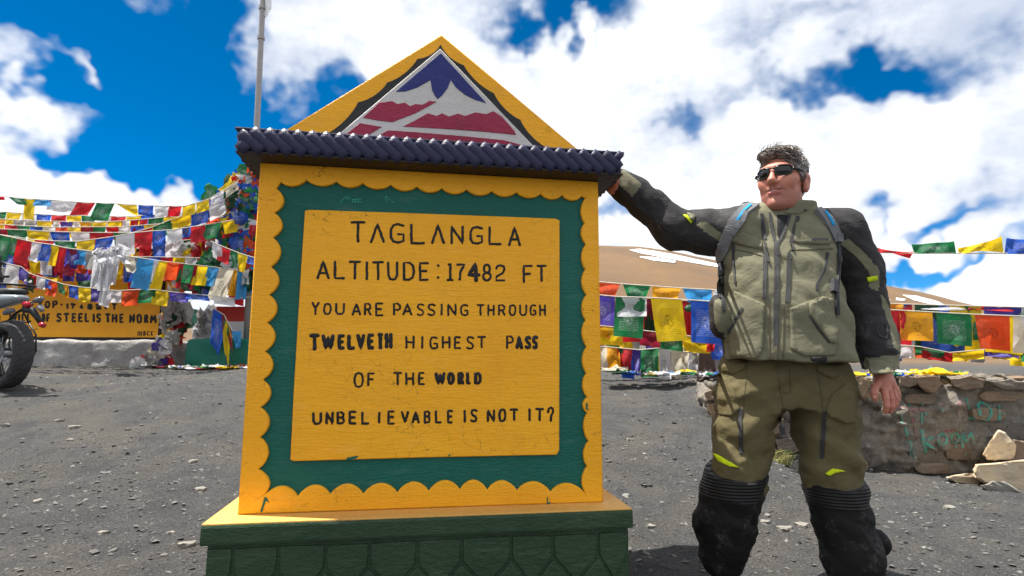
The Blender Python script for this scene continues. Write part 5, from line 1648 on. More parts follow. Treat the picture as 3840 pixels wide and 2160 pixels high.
# ------------------------------------------------------------------ yellow signboard on the parapet
SY = 9.02
sg = empty('signboard', P(300, 1272, SY + .1), 'long yellow signboard with black lettering half covered by prayer flags', 'signboard')
M_SYEL = paint('signboard_yellow', (.78, .36, .008), (.72, .31, .006), .45, (3, 3, 6), .25, None, .25)
M_SBLK = paint('signboard_black', (.012, .012, .012), None, .5)
L0, L1 = P(-700, 1000, SY).x, P(645, 1000, SY).x
zt, zbm = P(300, 930, SY).z, 1.205
MB().box((L0, SY + .02, zbm), (L1, SY + .16, zt)).build('board', M_SYEL, sg)
bw = .055
for nm, lo, hi in (('border', (L0, SY + .012, zbm + .001), (L1 - bw*1.6, SY + .03, zbm + bw)), ('border', (L0, SY + .012, zt - bw), (L1 - bw*1.6, SY + .03, zt - .001)), ('border', (L1 - bw*1.6 - bw, SY + .0118, zbm + bw), (L1 - bw*1.6, SY + .0302, zt - bw))):
    MB().box(lo, hi).build(nm, M_SBLK, sg)
def splane(px, py): return P(px, py, SY + .02)
STXT = [('z', 9, 'C 175 652 214 700|Y 232 738 262 782|E 284 738 318 782|S 330 738 368 782|U 446 738 482 784|O 500 740 538 784|A 140 830 188 872|A 966 602 1010 642|W 58 992 112 1052|I 118 992 130 1052|L 138 992 166 1052|L 172 992 206 1052|O 268 990 294 1050|F 298 990 326 1050|S 362 988 402 1050|T 408 988 452 1050|E 462 988 496 1050|E 504 988 538 1050|L 546 988 578 1050|I 600 990 612 1052|S 620 990 656 1054|T 678 992 716 1054|H 722 992 760 1054|E 770 992 802 1056|N 834 994 874 1056|O 880 994 920 1058|R 930 996 962 1058|M 968 996 1014 1058|D -30 990 4 1048'),
        ('z', 4.5, '1 890 1106 896 1138|1 901 1106 907 1138|1 912 1106 918 1138|R 926 1106 944 1138|C 950 1106 968 1138|C 974 1106 991 1138'),
        ('y', 8.5, 'T 402 370 466 462|O 484 368 546 456|P 568 366 630 452|1 722 395 745 464|7 762 394 828 466|4 856 400 912 468|8 944 398 1010 468|2 1034 400 1106 468|F 1136 396 1184 470|T 1212 394 1272 472|- 652 405 682 425')]
kk = 300
for fr, sw, txt in STXT:
    for it in txt.split('|'):
        q = it.split(); v = [float(a) for a in q[1:]]
        if fr == 'z': bx2 = (v[0]/1.725 + sw*.5, 600 + v[1]/1.725 + sw*.5, v[2]/1.725 - sw*.5, 600 + v[3]/1.725 - sw*.5)
        else: bx2 = (v[0]/2.898 + sw*.5, 1000 + v[1]/2.898 + sw*.5, v[2]/2.898 - sw*.5, 1000 + v[3]/2.898 - sw*.5)
        ch = q[0]
        if ch in 'I1' : bx2 = ((bx2[0]+bx2[2])/2 - 1, bx2[1], (bx2[0]+bx2[2])/2 + 1, bx2[3]); ch = 'I'
        letter_mesh(ch, bx2, sw*SY/F_PX, splane, (0, -1, 0), kk, .004, 3).build('letter', M_SBLK, sg, True); kk += 1

M_STEEL = plain('weathered_steel', srgb(150, 146, 144), .5, .4, .25, .3, 12)
t = NT('clear_plastic'); M_PLAS = t.fin((.82, .84, .86), .25, t.bump(t.noise(40, 4, .6), 1, .02), Alpha=.55)
# ------------------------------------------------------------------ prayer flags
FC = dict(B=(28, 84, 190), W=(228, 228, 232), R=(204, 30, 42), G=(22, 116, 66), Y=(244, 208, 22), O=(232, 84, 34), U=(78, 62, 168), C=(222, 214, 194), K=(172, 170, 166), D=(34, 80, 44), M=(150, 22, 54), L=(60, 152, 216), N=(112, 92, 84), A=(238, 168, 30))
FM = {}
for k_, c_ in FC.items():
    t = NT('flag_cloth_' + dict(B='blue', W='white', R='red', G='green', Y='yellow', O='orange', U='violet', C='cream', K='grey', D='dark_green', M='maroon', L='sky_blue', N='brown', A='amber')[k_])
    col = srgb(*c_)
    uv = t.n('ShaderNodeUVMap'); sp = t.n('ShaderNodeSeparateXYZ'); t.l(uv.outputs[0], sp.inputs[0])
    U_, V_ = sp.outputs[0], sp.outputs[1]
    def band(v, lo, hi):
        return t.math('MULTIPLY', t.ramp(v, lo, lo + .02), t.ramp(v, hi - .02, hi, 1, 0))
    box_ = t.math('MULTIPLY', band(U_, .16, .84), band(V_, .14, .80))
    mp = t.n('ShaderNodeMapping'); mp.inputs['Scale'].default_value = (14, 90, 1); t.l(uv.outputs[0], mp.inputs[0])
    nz_ = t.n('ShaderNodeTexNoise'); nz_.inputs['Scale'].default_value = 1.0; nz_.inputs['Detail'].default_value = 2; t.l(mp.outputs[0], nz_.inputs['Vector'])
    wv = t.math('GREATER_THAN', t.math('SINE', t.math('MULTIPLY', V_, 150)), .1)
    txt_ = t.math('MULTIPLY', t.math('MULTIPLY', box_, wv), t.ramp(nz_.outputs['Fac'], .40, .55))
    du = t.math('SUBTRACT', U_, .5); dv_ = t.math('SUBTRACT', V_, .48)
    rad_ = t.math('SQRT', t.math('ADD', t.math('MULTIPLY', du, du), t.math('MULTIPLY', dv_, dv_)))
    n5 = t.n('ShaderNodeTexNoise'); n5.inputs['Scale'].default_value = 16; n5.inputs['Detail'].default_value = 3; t.l(uv.outputs[0], n5.inputs['Vector'])
    emb = t.math('MULTIPLY', t.ramp(rad_, .13, .19, 1, 0), t.ramp(n5.outputs['Fac'], .47, .53))
    pr = t.math('MAXIMUM', t.math('MULTIPLY', txt_, .55), t.math('MULTIPLY', emb, .75))
    ink = (.86, .88, .92) if k_ in 'BGU' else tuple(v*.12 for v in col)
    fade = t.noise(9, 4, .6)
    cc_ = t.mix(t.ramp(fade, .4, .7, 0, .30), col, tuple(v*.6 + .10 for v in col))
    cc_ = t.mix(t.math('MULTIPLY', pr, .75 if k_ not in 'BGU' else .45), cc_, ink)
    nb = t.bump(t.noise(22, 4, .6), .4, .02)
    t.fin(cc_, .85, nb)
    tr = t.n('ShaderNodeBsdfTranslucent'); t.l(cc_, tr.inputs['Color']); t.l(nb, tr.inputs['Normal'])
    ms = t.n('ShaderNodeMixShader'); ms.inputs[0].default_value = .45
    t.l(t.b.outputs[0], ms.inputs[1]); t.l(tr.outputs[0], ms.inputs[2]); t.l(ms.outputs[0], t.o.inputs[0])
    FM[k_] = t.m
M_CORD = plain('flag_cord', srgb(190, 184, 170), .8)
rf = random.Random(99)

def sheet(name, grid, mat, parent):
    nu, nv = len(grid), len(grid[0])
    V_ = [p for col_ in grid for p in col_]
    F_ = [(i*nv + j, (i+1)*nv + j, (i+1)*nv + j+1, i*nv + j+1) for i in range(nu-1) for j in range(nv-1)]
    me = mesh_from(name, V_, F_, True)
    ul = me.uv_layers.new(name='UVMap')
    for poly in me.polygons:
        for li, vi in zip(poly.loop_indices, poly.vertices):
            i, j = divmod(vi, nv); ul.data[li].uv = (i/(nu-1), 1 - j/(nv-1))
    return obj(name, me, mat, parent)

def lerp_path(pts, x):
    if x <= pts[0][0]: return pts[0][1]
    for a, b in zip(pts[:-1], pts[1:]):
        if x <= b[0]: return a[1] + (b[1]-a[1])*(x-a[0])/max(b[0]-a[0], 1e-6)
    return pts[-1][1]

def flag(parent, path, Y, c, x0, x1, drop, skew=0.0, rip=.05, taper=1.0, lift=0.0, bot=0.0):
    """one flag on a cord; x0..x1 on the cord, drop / skew in photo pixels at distance Y"""
    nu, nv = 6, 7; g = []
    ph, ph2 = rf.uniform(0, 6), rf.uniform(0, 6); k1, k2 = rf.uniform(2, 4.5), rf.uniform(1, 3)
    j1 = rf.uniform(-.06, .06)*drop
    for i in range(nu):
        u = i/(nu-1); xs_ = x0 + (x1-x0)*u; col_ = []
        for j in range(nv):
            v = j/(nv-1)
            cx = (x0+x1)/2
            x = cx + (xs_ - cx)*(1 + (taper-1)*v) + skew*v + 2.0*math.sin(ph2 + 3*v)*v
            y = lerp_path(path, xs_) + drop*v + j1*u*v + bot*u*v + 1.5*math.sin(k1*u + ph)*v + (2.5*math.sin(math.pi*u) if j == 0 else 0)
            dpt = rip*(math.sin(k1*u*2 + ph + v*2)*.5 + math.sin(k2*2*v + ph2)*.6)*(v**.7) + lift*v
            col_.append(P(x, y, (Y(xs_) if callable(Y) else Y) + dpt))
        g.append(col_)
    return sheet('flag', g, FM[c], parent)

def flag_string(label, path, Y, flags, group, ends=(0, 0)):
    YF = Y if callable(Y) else (lambda x: Y)
    if group == GL_ and not callable(Y) and path[-1][0] > 850 and path[0][0] < 100:      # left strings run back to the pole
        Y0_ = Y
        YF = lambda x: Y0_ + (8.62 - Y0_)*min(1, max(0, (x - 560)/390))**1.5
        path = [(-330, path[0][1] - 14)] + path
        if path[-1][0] < 955: path = path + [(958, path[-1][1] - 6)]
    c0 = P(path[0][0], path[0][1], YF(path[0][0]))
    root = empty('prayer_flag_string', c0, label, 'prayer flags', group)
    mb = MB(); mb.tube([P(x, y, YF(x)) for x, y in densify(path, 60)], .006, 5); mb.build('cord', M_CORD, root)
    for f in flags: flag(root, path, YF, *f)
    return root
def seq(cols, xs, drop, skew=0, rip=.05, jd=.15, gap=2):
    """flags between the given x stops"""
    out = []
    for i, c in enumerate(cols):
        if c == ' ': continue
        out.append((c, xs[i] + gap, xs[i+1] - gap, drop*rf.uniform(1-jd, 1+jd), skew*rf.uniform(.6, 1.3), rip, rf.uniform(.86, 1.02)))
    return out
def stops(a, b, n): return [a + (b-a)*i/n for i in range(n+1)]

GL_ = 'prayer flag strings on the left'
flag_string('topmost left prayer flag string, its flags loose against the sky', [(-120, 730), (0, 737), (30, 738), (95, 745), (200, 750), (300, 758), (430, 763), (510, 768), (600, 772), (690, 773), (780, 748), (860, 700), (915, 660)], 8.0,
    [('R', -40, 14, 14, 6, .04), ('G', 30, 98, 26, 20, .05, .5), ('Y', 92, 132, 76, -4, .06), ('L', 130, 194, 24, -6, .05), ('W', 184, 292, 40, -10, .05), ('R', 290, 358, 50, -28, .05), ('G', 362, 430, 64, -26, .05), ('Y', 434, 512, 40, 36, .05, .3), ('B', 520, 576, 38, -2, .05), ('W', 582, 632, 42, -4, .05), ('R', 634, 682, 40, -10, .05), ('Y', 684, 732, 42, 0, .05), ('Y', 736, 784, 40, 2, .05), ('W', 790, 838, 30, 0, .05), ('C', 846, 892, 34, 4, .05), ('R', 894, 914, 20, 0, .05)], GL_)
flag_string('second left prayer flag string from the top, faded and short flags', [(-60, 818), (140, 828), (260, 831), (350, 833), (450, 829), (580, 818), (720, 803)], 8.35,
    seq('AYKKYWUWAYYWRRGYY', [-20, 22, 48, 92, 136, 198, 226, 276, 300, 344, 402, 458, 488, 522, 556, 612, 672, 722], 44, -4, .05), GL_)
flag_string('third left prayer flag string, rising towards the wrapped pole', [(-60, 856), (90, 862), (190, 868), (330, 872), (430, 872), (500, 872), (570, 852), (645, 822), (715, 800), (775, 782), (840, 748), (900, 722)], 8.2,
    seq('MGYBWR G GRGYBWRR', [-30, 24, 98, 186, 262, 336, 410, 422, 482, 486, 520, 572, 642, 714, 780, 846, 890, 915], 50, 6, .05), GL_)
flag_string('fourth left prayer flag string, with one long white flag midway', [(-60, 876), (0, 880), (120, 898), (210, 904), (290, 905), (360, 896), (430, 886), (505, 872), (570, 866), (640, 862), (720, 850), (800, 838), (900, 820)], 7.9,
    [('Y', -10, 48, 46, -8, .05), ('G', 40, 80, 70, -18, .05), ('R', 130, 200, 36, 0, .05), ('G', 206, 284, 32, 0, .05, .9), ('Y', 288, 356, 54, -4, .05), ('B', 360, 428, 46, -12, .05, .9), ('W', 434, 504, 84, 0, .03), ('R', 506, 570, 56, -2, .05), ('B', 572, 622, 56, 0, .05), ('W', 626, 682, 50, 2, .05), ('R', 716, 770, 60, -2, .05), ('G', 772, 830, 58, -14, .05), ('Y', 834, 902, 48, -2, .05, .7)], GL_)
flag_string('long left prayer flag string of large bright flags sagging to the right', [(-60, 872), (0, 880), (70, 895), (130, 908), (200, 918), (250, 930), (370, 945), (450, 956), (520, 966), (600, 978), (700, 990), (760, 996), (840, 1006), (960, 1022)], 7.6,
    [('G', 0, 46, 90, -24, .06), ('R', 66, 122, 88, -20, .06), ('W', 120, 158, 70, -18, .06), ('B', 152, 196, 66, -12, .06), ('Y', 192, 226, 76, -14, .06), ('R', 222, 252, 96, -20, .06), ('U', 250, 300, 70, -10, .06), ('L', 286, 330, 56, -12, .06), ('K', 322, 362, 70, -8, .06), ('M', 256, 300, 96, -26, .07), ('W', 384, 420, 130, -24, .09), ('D', 418, 448, 50, -4, .06), ('C', 446, 506, 64, 20, .07, .6), ('L', 516, 584, 112, -30, .06), ('W', 578, 596, 84, -18, .05), ('Y', 592, 630, 106, -26, .06), ('O', 624, 680, 66, -22, .06), ('R', 672, 690, 92, -18, .06), ('G', 680, 732, 70, -20, .06), ('M', 728, 742, 96, -18, .06), ('Y', 732, 786, 74, -16, .06), ('L', 780, 822, 72, -18, .06), ('C', 818, 884, 122, -42, .06), ('A', 876, 906, 96, -24, .06), ('L', 890, 930, 110, -8, .06), ('G', 920, 950, 60, 0, .08)], GL_)
flag_string('lowest left prayer flag string hanging over the yellow signboard letters', [(10, 984), (80, 1000), (110, 1025), (190, 1050), (240, 1066), (300, 1076), (390, 1085), (440, 1090), (520, 1086), (580, 1086), (640, 1094), (720, 1102), (880, 1118)], 7.75,
    [('W', 24, 78, 76, -10, .08), ('U', 72, 116, 50, -2, .06), ('W', 106, 132, 30, -18, .06), ('R', 112, 134, 34, -10, .06), ('D', 106, 130, 66, -4, .06), ('W', 138, 172, 44, -4, .06), ('B', 168, 192, 36, -2, .05), ('O', 186, 222, 56, -18, .06), ('G', 212, 246, 40, 4, .06, .6), ('A', 236, 258, 50, 6, .06, .6), ('B', 258, 292, 46, 0, .06), ('Y', 296, 342, 56, -4, .07), ('U', 340, 382, 50, -4, .06), ('W', 384, 420, 60, -12, .06), ('W', 412, 456, 44, -4, .06), ('O', 462, 522, 60, -6, .06), ('G', 524, 586, 50, -8, .06), ('Y', 570, 630, 56, -2, .06), ('U', 634, 700, 36, 4, .06), ('B', 690, 780, 22, 6, .06), ('W', 800, 880, 30, 0, .06)], GL_)
flag_string('short prayer flag string dropping right towards the marker edge', [(790, 904), (830, 922), (900, 950), (960, 968)], 7.8,
    [('W', 796, 832, 58, 4, .05), ('R', 822, 864, 56, -8, .05), ('G', 864, 894, 60, -2, .05, .5), ('Y', 890, 930, 70, -4, .06, .5), ('B', 924, 960, 28, 0, .05)], GL_)
flag_string('faded prayer flag string hanging in front of the signboard lettering', [(-40, 950), (120, 960), (300, 970), (480, 968), (660, 985), (900, 1010)], 8.5,
    seq('WRMBRUBRYGRYMGB', stops(-20, 900, 15), 70, -8, .07, .3), GL_)
flag_string('dim prayer flag string in the gap right of the signboard', [(660, 860), (760, 880), (860, 905), (960, 925)], 8.9, seq('BYRKGWRDBKG', stops(664, 950, 11), 96, -4, .10, .35), GL_)

for lab, path, Y_, cols, n_, drop in (
    ('faded prayer flag string just under the topmost left one', [(-60, 790), (200, 806), (480, 812), (700, 796), (900, 740)], 8.75, 'GYWBRYGWRYBGWYR', 17, 46),
    ('crowded prayer flag string crossing above the signboard top edge', [(-60, 905), (160, 922), (420, 925), (640, 905), (930, 880)], 8.55, 'RWBYGRMWUGYRBWG', 19, 60),
    ('crowded prayer flag string two thirds up, its flags overlapping the long white one', [(-60, 838), (200, 852), (460, 850), (700, 832), (930, 800)], 8.3, 'YRGBWOYMGRWB', 20, 52),
    ('crowded prayer flag string behind the large bright flags', [(-60, 940), (200, 955), (460, 962), (700, 965), (940, 975)], 8.45, 'GBRYWMUORGYB', 21, 74),
    ('crowded prayer flag string crossing the middle of the signboard', [(-60, 1010), (200, 1030), (460, 1040), (700, 1050), (940, 1070)], 8.62, 'BWRYUGWMRYBG', 15, 56)):
    n = n_; flag_string(lab, path, Y_, [(cols[i % len(cols)], x0, x1, drop*rf.uniform(.7, 1.4), rf.uniform(-14, 6), .08, rf.uniform(.7, 1.05)) for i, (x0, x1) in enumerate(zip(stops(-30, 920, n)[:-1], stops(-30, 920, n)[1:])) if not (drop == 56 and i % 3 == 1)], GL_)

# pole wound with flags, and the knotted white scarf
PYY = 8.7
pa, pb = P(963, 480, PYY), P(986, 0, PYY)
pdv = (pb - pa)/(pb.z - pa.z)
foot = pa + pdv*(float(ground_z(pa.x, pa.y)) - .1 - pa.z)
wp = empty('flag_wrapped_pole', foot, 'tall grey steel pole behind the marker, its lower half wrapped thick with faded prayer flags', 'flag pole')
mb = MB(); mb.tube([foot, pa, pb, pb + pdv*2.0], [.050, .046, .044, .042], 14); mb.build('shaft', M_STEEL, wp, True)
mb = MB(); mb.tube([pb + Vector((.02, 0, .08)), pb + Vector((.09, -.01, .0)), pb + Vector((.095, 0, -.14)), pb + Vector((.05, 0, -.30))], [.03, .055, .05, .02], 9); mb.build('torn_plastic', M_PLAS, wp)
for dz in (-.17, -.70):
    q = pb + pdv*dz; mb = MB(); mb.tube([q, q + pdv*.05], .058, 14); mb.build('clamp', M_STEEL, wp)
def crumple(parent, c, w, h, col_, seed, amp=.25, flat=False, nu=7, nv=7):
    r = random.Random(seed); a = r.uniform(-.8, .8); off_ = Vector((r.uniform(0, 50), r.uniform(0, 50), r.uniform(0, 50)))
    g = []
    for i in range(nu):
        cl = []
        for j in range(nv):
            u, v = i/(nu-1) - .5, j/(nv-1) - .5
            x = (u*math.cos(a) - v*math.sin(a))*w; z = -(u*math.sin(a) + v*math.cos(a))*h
            n = mnoise.noise_vector(Vector((u*3.1, v*3.1, 0)) + off_); n2 = mnoise.noise_vector(Vector((u*7, v*7, 0)) + off_)
            d = (n*.7 + n2*.35)*amp*max(w, h)
            if flat:
                p_ = c + Vector((x, z*.8, abs(d.z)*1.1)) + Vector((d.x, d.y, 0))
                gz_ = ground_z(p_.x, p_.y); p_.z = max(p_.z, gz_ + .02)
            else: p_ = c + Vector((x + d.x, d.y, z + d.z))
            cl.append(p_)
        g.append(cl)
    return sheet('flag', g, FM[col_], parent)
rr = random.Random(41)
for i in range(290):
    v = rr.random()**.8; px = 958 - abs(rr.gauss(0, 1))*(22 + 150*v); py = 650 + 400*v + rr.uniform(-10, 10)
    if px < 650: continue
    crumple(wp, P(px, py, 8.45 + rr.uniform(0, .45)), rr.uniform(.16, .34), rr.uniform(.2, .42), rr.choice('WRGBYOWRGBCDBRMYOLG'), i, .30)
sc_ = empty('knotted_scarf', P(400, 960, 7.5), 'white scarf knotted over the long flag string and hanging down in folds', 'scarf')
kp = [(340, 942), (372, 944), (420, 950), (470, 956)]
for x0_, x1_, dr_, sk_, tp_ in ((352, 378, 135, -14, .9), (374, 412, 60, 6, 1.1), (378, 410, 145, -10, 1.2), (404, 440, 190, -40, .8), (430, 470, 36, 26, .8), (420, 452, 120, -18, 1.0), (362, 400, 40, -6, 1.2)):
    flag(sc_, kp, 7.42 + rf.uniform(-.06, .06), 'W', x0_, x1_, dr_, sk_, .16, tp_)
for x_ in (372, 396, 424, 450): crumple(sc_, P(x_, 948 + rf.uniform(-6, 8), 7.38), .16, .13, 'W', int(x_), .5)
def heap(name, label, spots, Y, size, n, cols, group, seed):
    r = random.Random(seed)
    c0 = P(spots[0][0], spots[0][1], Y); g0_ = on_ground(c0.x, c0.y)
    root = empty(name, g0_, label, 'flag heap', group)
    for i in range(n):
        px, py = spots[i % len(spots)]
        c = P(px + r.uniform(-14, 14), py + r.uniform(-5, 5), Y + r.uniform(-.15, .15))
        s = size*r.uniform(.7, 1.25)
        crumple(root, c, s, s, cols[i % len(cols)], seed*100 + i, .42, flat=(py > 1372))
    return root
GH = 'heaps of fallen flags'
heap('flag_heap', 'heap of fallen flags against the end of the whitewashed parapet', [(520, 1372), (560, 1378), (600, 1360), (590, 1330), (560, 1350), (610, 1300), (640, 1270), (600, 1385), (640, 1385)], 8.55, .20, 60, 'WKBORWGCKWYUGRWK', GH, 3)
heap('flag_heap', 'row of fallen flags along the foot of the green parapet', [(680, 1384), (720, 1384), (770, 1385), (820, 1384), (870, 1383), (920, 1382), (980, 1382)], 8.2, .26, 26, 'WGYWGOYBWGCR', GH, 4)
hs_ = flag_string('thin string of small flags hanging down over the green parapet', [(790, 1150), (840, 1180), (848, 1195), (870, 1240)], 8.35, [('Y', 850, 868, 60, 10, .05, .4), ('G', 836, 862, 70, -6, .05, .5), ('M', 832, 868, 80, 4, .05), ('Y', 828, 866, 150, 4, .06, .4), ('B', 800, 850, 130, -24, .06, .6), ('L', 862, 904, 66, 10, .05, .5)], GL_)
wb = empty('cloth_bundle', on_ground(P(770, 1270, 9.1).x, 9.1), 'white cloth bundle tied on the edge behind the green parapet', 'bundle')
for i in range(12): crumple(wb, P(772 + rr.uniform(-18, 18), 1215 + rr.uniform(-48, 42), 8.98 + rr.uniform(-.08, .08)), .26, .34, 'WWKW'[i % 4], 700+i, .4)
kb = empty('cloth_bundle', on_ground(P(650, 1250, 8.7).x, 8.7), 'grey and yellow rags tied to the right end of the signboard', 'bundle')
for i in range(16): crumple(kb, P(650 + rr.uniform(-22, 40), 1160 + rr.uniform(-50, 90), 8.75 + rr.uniform(-.08, .08)), .22, .36, 'KKYKDKR'[i % 7], 740+i, .4)

# right hand side
GR_ = 'prayer flag strings on the right'
flag_string('upper right prayer flag string, sunlit translucent flags against the hill', [(2150, 1050), (2250, 1057), (2327, 1064), (2440, 1072), (2555, 1080), (2670, 1086), (2800, 1094), (3050, 1110), (3340, 1126)], 6.3,
    [('O', 2228, 2326, 50, -14, .08, .9), ('G', 2336, 2440, 48, -4, .12, .65), ('A', 2446, 2554, 52, -8, .10, .8), ('L', 2560, 2670, 54, 8, .10, .8), ('W', 2674, 2760, 30, 0, .06)], GR_)
flag_string('second right prayer flag string of large printed flags beside the man', [(2150, 1098), (2250, 1106), (2310, 1112), (2440, 1116), (2550, 1122), (2700, 1132), (2800, 1140)], 6.0,
    [('U', 2216, 2306, 112, -2, .05), ('W', 2312, 2426, 74, -2, .04, .98), ('G', 2308, 2420, 150, -8, .04, .98, .05), ('Y', 2440, 2556, 164, 24, .05, .98, 0, -16), ('B', 2590, 2704, 158, 4, .06, 1.0)], GR_)
flag_string('third right prayer flag string, red and green flags behind the printed ones', [(2150, 1105), (2420, 1118), (2700, 1135), (2860, 1140)], 6.45,
    [('M', 2420, 2470, 120, -6, .07), ('R', 2430, 2480, 170, 10, .07), ('G', 2540, 2600, 40, 0, .05), ('R', 2556, 2600, 130, 0, .06), ('D', 2410, 2486, 170, -4, .06), ('R', 2330, 2420, 172, -6, .06), ('A', 2560, 2612, 170, -4, .07), ('B', 2672, 2760, 200, 6, .06), ('M', 2476, 2560, 160, 0, .08)], GR_)
flag_string('low right prayer flag string sagging near the ground beside the marker', [(2150, 1212), (2290, 1225), (2420, 1240), (2600, 1262), (2780, 1275)], 6.2,
    [('O', 2216, 2284, 40, 0, .05), ('Y', 2240, 2336, 72, 0, .06), ('M', 2400, 2480, 58, 0, .06), ('G', 2476, 2560, 60, 0, .08), ('Y', 2568, 2664, 58, -4, .08), ('R', 2650, 2680, 54, 0, .06), ('B', 2668, 2744, 80, 0, .06)], GR_)
flag_string('lowest right prayer flag string of rags trailing onto the gravel', [(2150, 1290), (2270, 1300), (2400, 1312), (2520, 1300), (2640, 1310), (2760, 1320)], 6.4,
    [('C', 2230, 2276, 80, 6, .12), ('A', 2270, 2322, 84, 10, .14), ('R', 2312, 2372, 90, 6, .14, .6), ('U', 2372, 2412, 96, -4, .12, .6), ('D', 2316, 2350, 96, 20, .1), ('G', 2404, 2470, 104, -2, .16), ('W', 2470, 2514, 118, 2, .10), ('C', 2516, 2556, 112, 2, .08), ('K', 2596, 2622, 60, 0, .06), ('N', 2620, 2680, 116, 10, .12, 1.5), ('K', 2680, 2724, 110, 6, .14)], GR_)
for lab, path, Y_, cols, n_, drop in (
    ('long back row of flags at hip height passing behind the man', [(1880, 1096), (2200, 1124), (2800, 1150), (3300, 1166), (3950, 1186), (4330, 1190)], 6.85, 'RBGYWUROGBMYWG', 42, 108),
    ('long back row of flags at thigh height passing behind the man', [(1880, 1190), (2200, 1226), (2800, 1258), (3300, 1266), (3950, 1286), (4330, 1290)], 6.95, 'YGRBWOMGYKUW', 46, 76)):
    st_ = stops(1900, 4320, n_)
    flag_string(lab, path, Y_, [(cols[i % len(cols)], st_[i] - 3, st_[i+1] + 3, drop*rf.uniform(.75, 1.25), rf.uniform(-8, 8), .09, rf.uniform(.8, 1.05)) for i in range(n_)], GR_)
st_ = stops(2120, 2790, 16)
flag_string('ragged row of flags close above the gravel beside the marker', [(1880, 1270), (2150, 1300), (2800, 1330)], 6.75, [('CWRDGBWKYN'[i % 10], st_[i] - 4, st_[i+1] + 4, 92*rf.uniform(.75, 1.25), rf.uniform(-8, 8), .09, rf.uniform(.8, 1.05)) for i in range(16)], GR_)
M_POST = plain('grey_timber', srgb(112, 98, 82), .85, 0, .3, .6, 14)
for px_, Y_, lab in ((1880, 6.8, 'timber post hidden behind the marker where the right flag strings end'), (4330, 6.8, 'timber post beyond the right picture edge where the flag strings end'), (-330, 8.1, 'timber post beyond the left picture edge where the flag strings end')):
    q = P(px_, 1000, Y_); g_ = on_ground(q.x, q.y, -.2)
    MBp = MB(); MBp.tube([g_, g_ + Vector((.02, 0, 1.2)), g_ + Vector((.01, .02, 3.0 if px_ < 0 else 2.3))], [.06, .052, .045], 10)
    tag(MBp.build('flag_post', M_POST, None, True), lab, 'post', 'posts of the flag strings')
heap('flag_heap', 'heap of rags on the ground between the marker and the man', [(2300, 1395), (2360, 1405), (2440, 1405), (2500, 1408), (2580, 1402), (2640, 1412), (2700, 1405)], 6.1, .20, 26, 'WGCLDWKNBGWY', GH, 6)
hi_ = [(3180, 940), (3262, 946), (3430, 950), (3590, 950), (3770, 950), (3980, 956)]
hg = flag_string('high right string of flags blown up flat against the sky', hi_, 5.6, [], GR_)
def quadflag(parent, Y, c, TL, TR, BR, BL, pinch=0.0, rip=.03):
    g = []
    for i in range(9):
        u = i/8; cl = []
        for j in range(5):
            v = j/4
            x = (TL[0]*(1-u) + TR[0]*u)*(1-v) + (BL[0]*(1-u) + BR[0]*u)*v
            y = (TL[1]*(1-u) + TR[1]*u)*(1-v) + (BL[1]*(1-u) + BR[1]*u)*v
            ym = (TL[1]*(1-u) + TR[1]*u + BL[1]*(1-u) + BR[1]*u)/2
            y = ym + (y - ym)*(1 - pinch*math.sin(math.pi*u))
            cl.append(P(x, y + 1.5*math.sin(u*9 + v), Y + rip*math.sin(u*7 + v*3)))
        g.append(cl)
    return sheet('flag', g, FM[c], parent)
quadflag(hg, 5.6, 'R', (3261, 916), (3426, 943), (3412, 970), (3270, 952), .75)
quadflag(hg, 5.6, 'G', (3418, 916), (3578, 904), (3586, 952), (3428, 950), .1)
quadflag(hg, 5.6, 'Y', (3592, 930), (3756, 884), (3764, 948), (3594, 952), .35)
quadflag(hg, 5.6, 'B', (3774, 892), (3940, 902), (3940, 958), (3766, 952), .1)
flag_string('back right prayer flag string rolled tight in the wind', [(3140, 1128), (3330, 1138), (3460, 1142), (3620, 1146), (3840, 1152), (4000, 1158)], 6.6,
    [('A', 3330, 3388, 30, 0, .05), ('L', 3376, 3420, 12, 0, .04), ('W', 3450, 3624, 18, 0, .05), ('M', 3628, 3660, 16, 0, .04), ('R', 3662, 3800, 16, 0, .05), ('G', 3800, 3860, 60, 0, .05), ('B', 3456, 3620, 176, 0, .06), ('R', 3330, 3420, 150, 0, .08), ('D', 3430, 3520, 190, 0, .08), ('Y', 3560, 3680, 180, 4, .08), ('U', 3690, 3830, 186, 0, .07), ('G', 3600, 3680, 130, 0, .06), ('W', 3830, 3930, 170, 0, .06)], GR_)
flag_string('front right prayer flag string of amber, green and red flags', [(3150, 1148), (3355, 1162), (3497, 1170), (3645, 1178), (3790, 1184), (3990, 1192)], 6.0,
    [('R', 3352, 3400, 130, -4, .06), ('A', 3372, 3496, 114, 6, .05, 1.0, 0, -4), ('G', 3510, 3640, 118, 6, .05, 1.0), ('O', 3654, 3786, 128, 14, .05, .85), ('Y', 3690, 3832, 140, 2, .05, 1.0, .10), ('W', 3800, 3900, 140, 0, .06)], GR_)
flag_string('dim right prayer flag string seen between the man and his arm', [(3100, 1140), (3180, 1150), (3260, 1160)], 6.3,
    [('B', 3120, 3192, 66, 0, .06), ('G', 3130, 3190, 116, 0, .06), ('U', 3150, 3190, 170, 0, .06), ('W', 3186, 3250, 170, 0, .08), ('Y', 3140, 3186, 178, 0, .06)], GR_)
flag_string('lowest right prayer flag string over the bare terrace', [(3330, 1290), (3450, 1300), (3560, 1322), (3700, 1310), (3900, 1318)], 6.35,
    [('W', 3340, 3420, 40, 0, .1), ('G', 3430, 3540, 30, 4, .08), ('R', 3456, 3572, 40, 0, .06), ('Y', 3572, 3690, 34, 0, .08), ('U', 3704, 3820, 26, 0, .06), ('Y', 3720, 3860, 34, 0, .05), ('G', 3830, 3900, 40, 0, .06)], GR_)
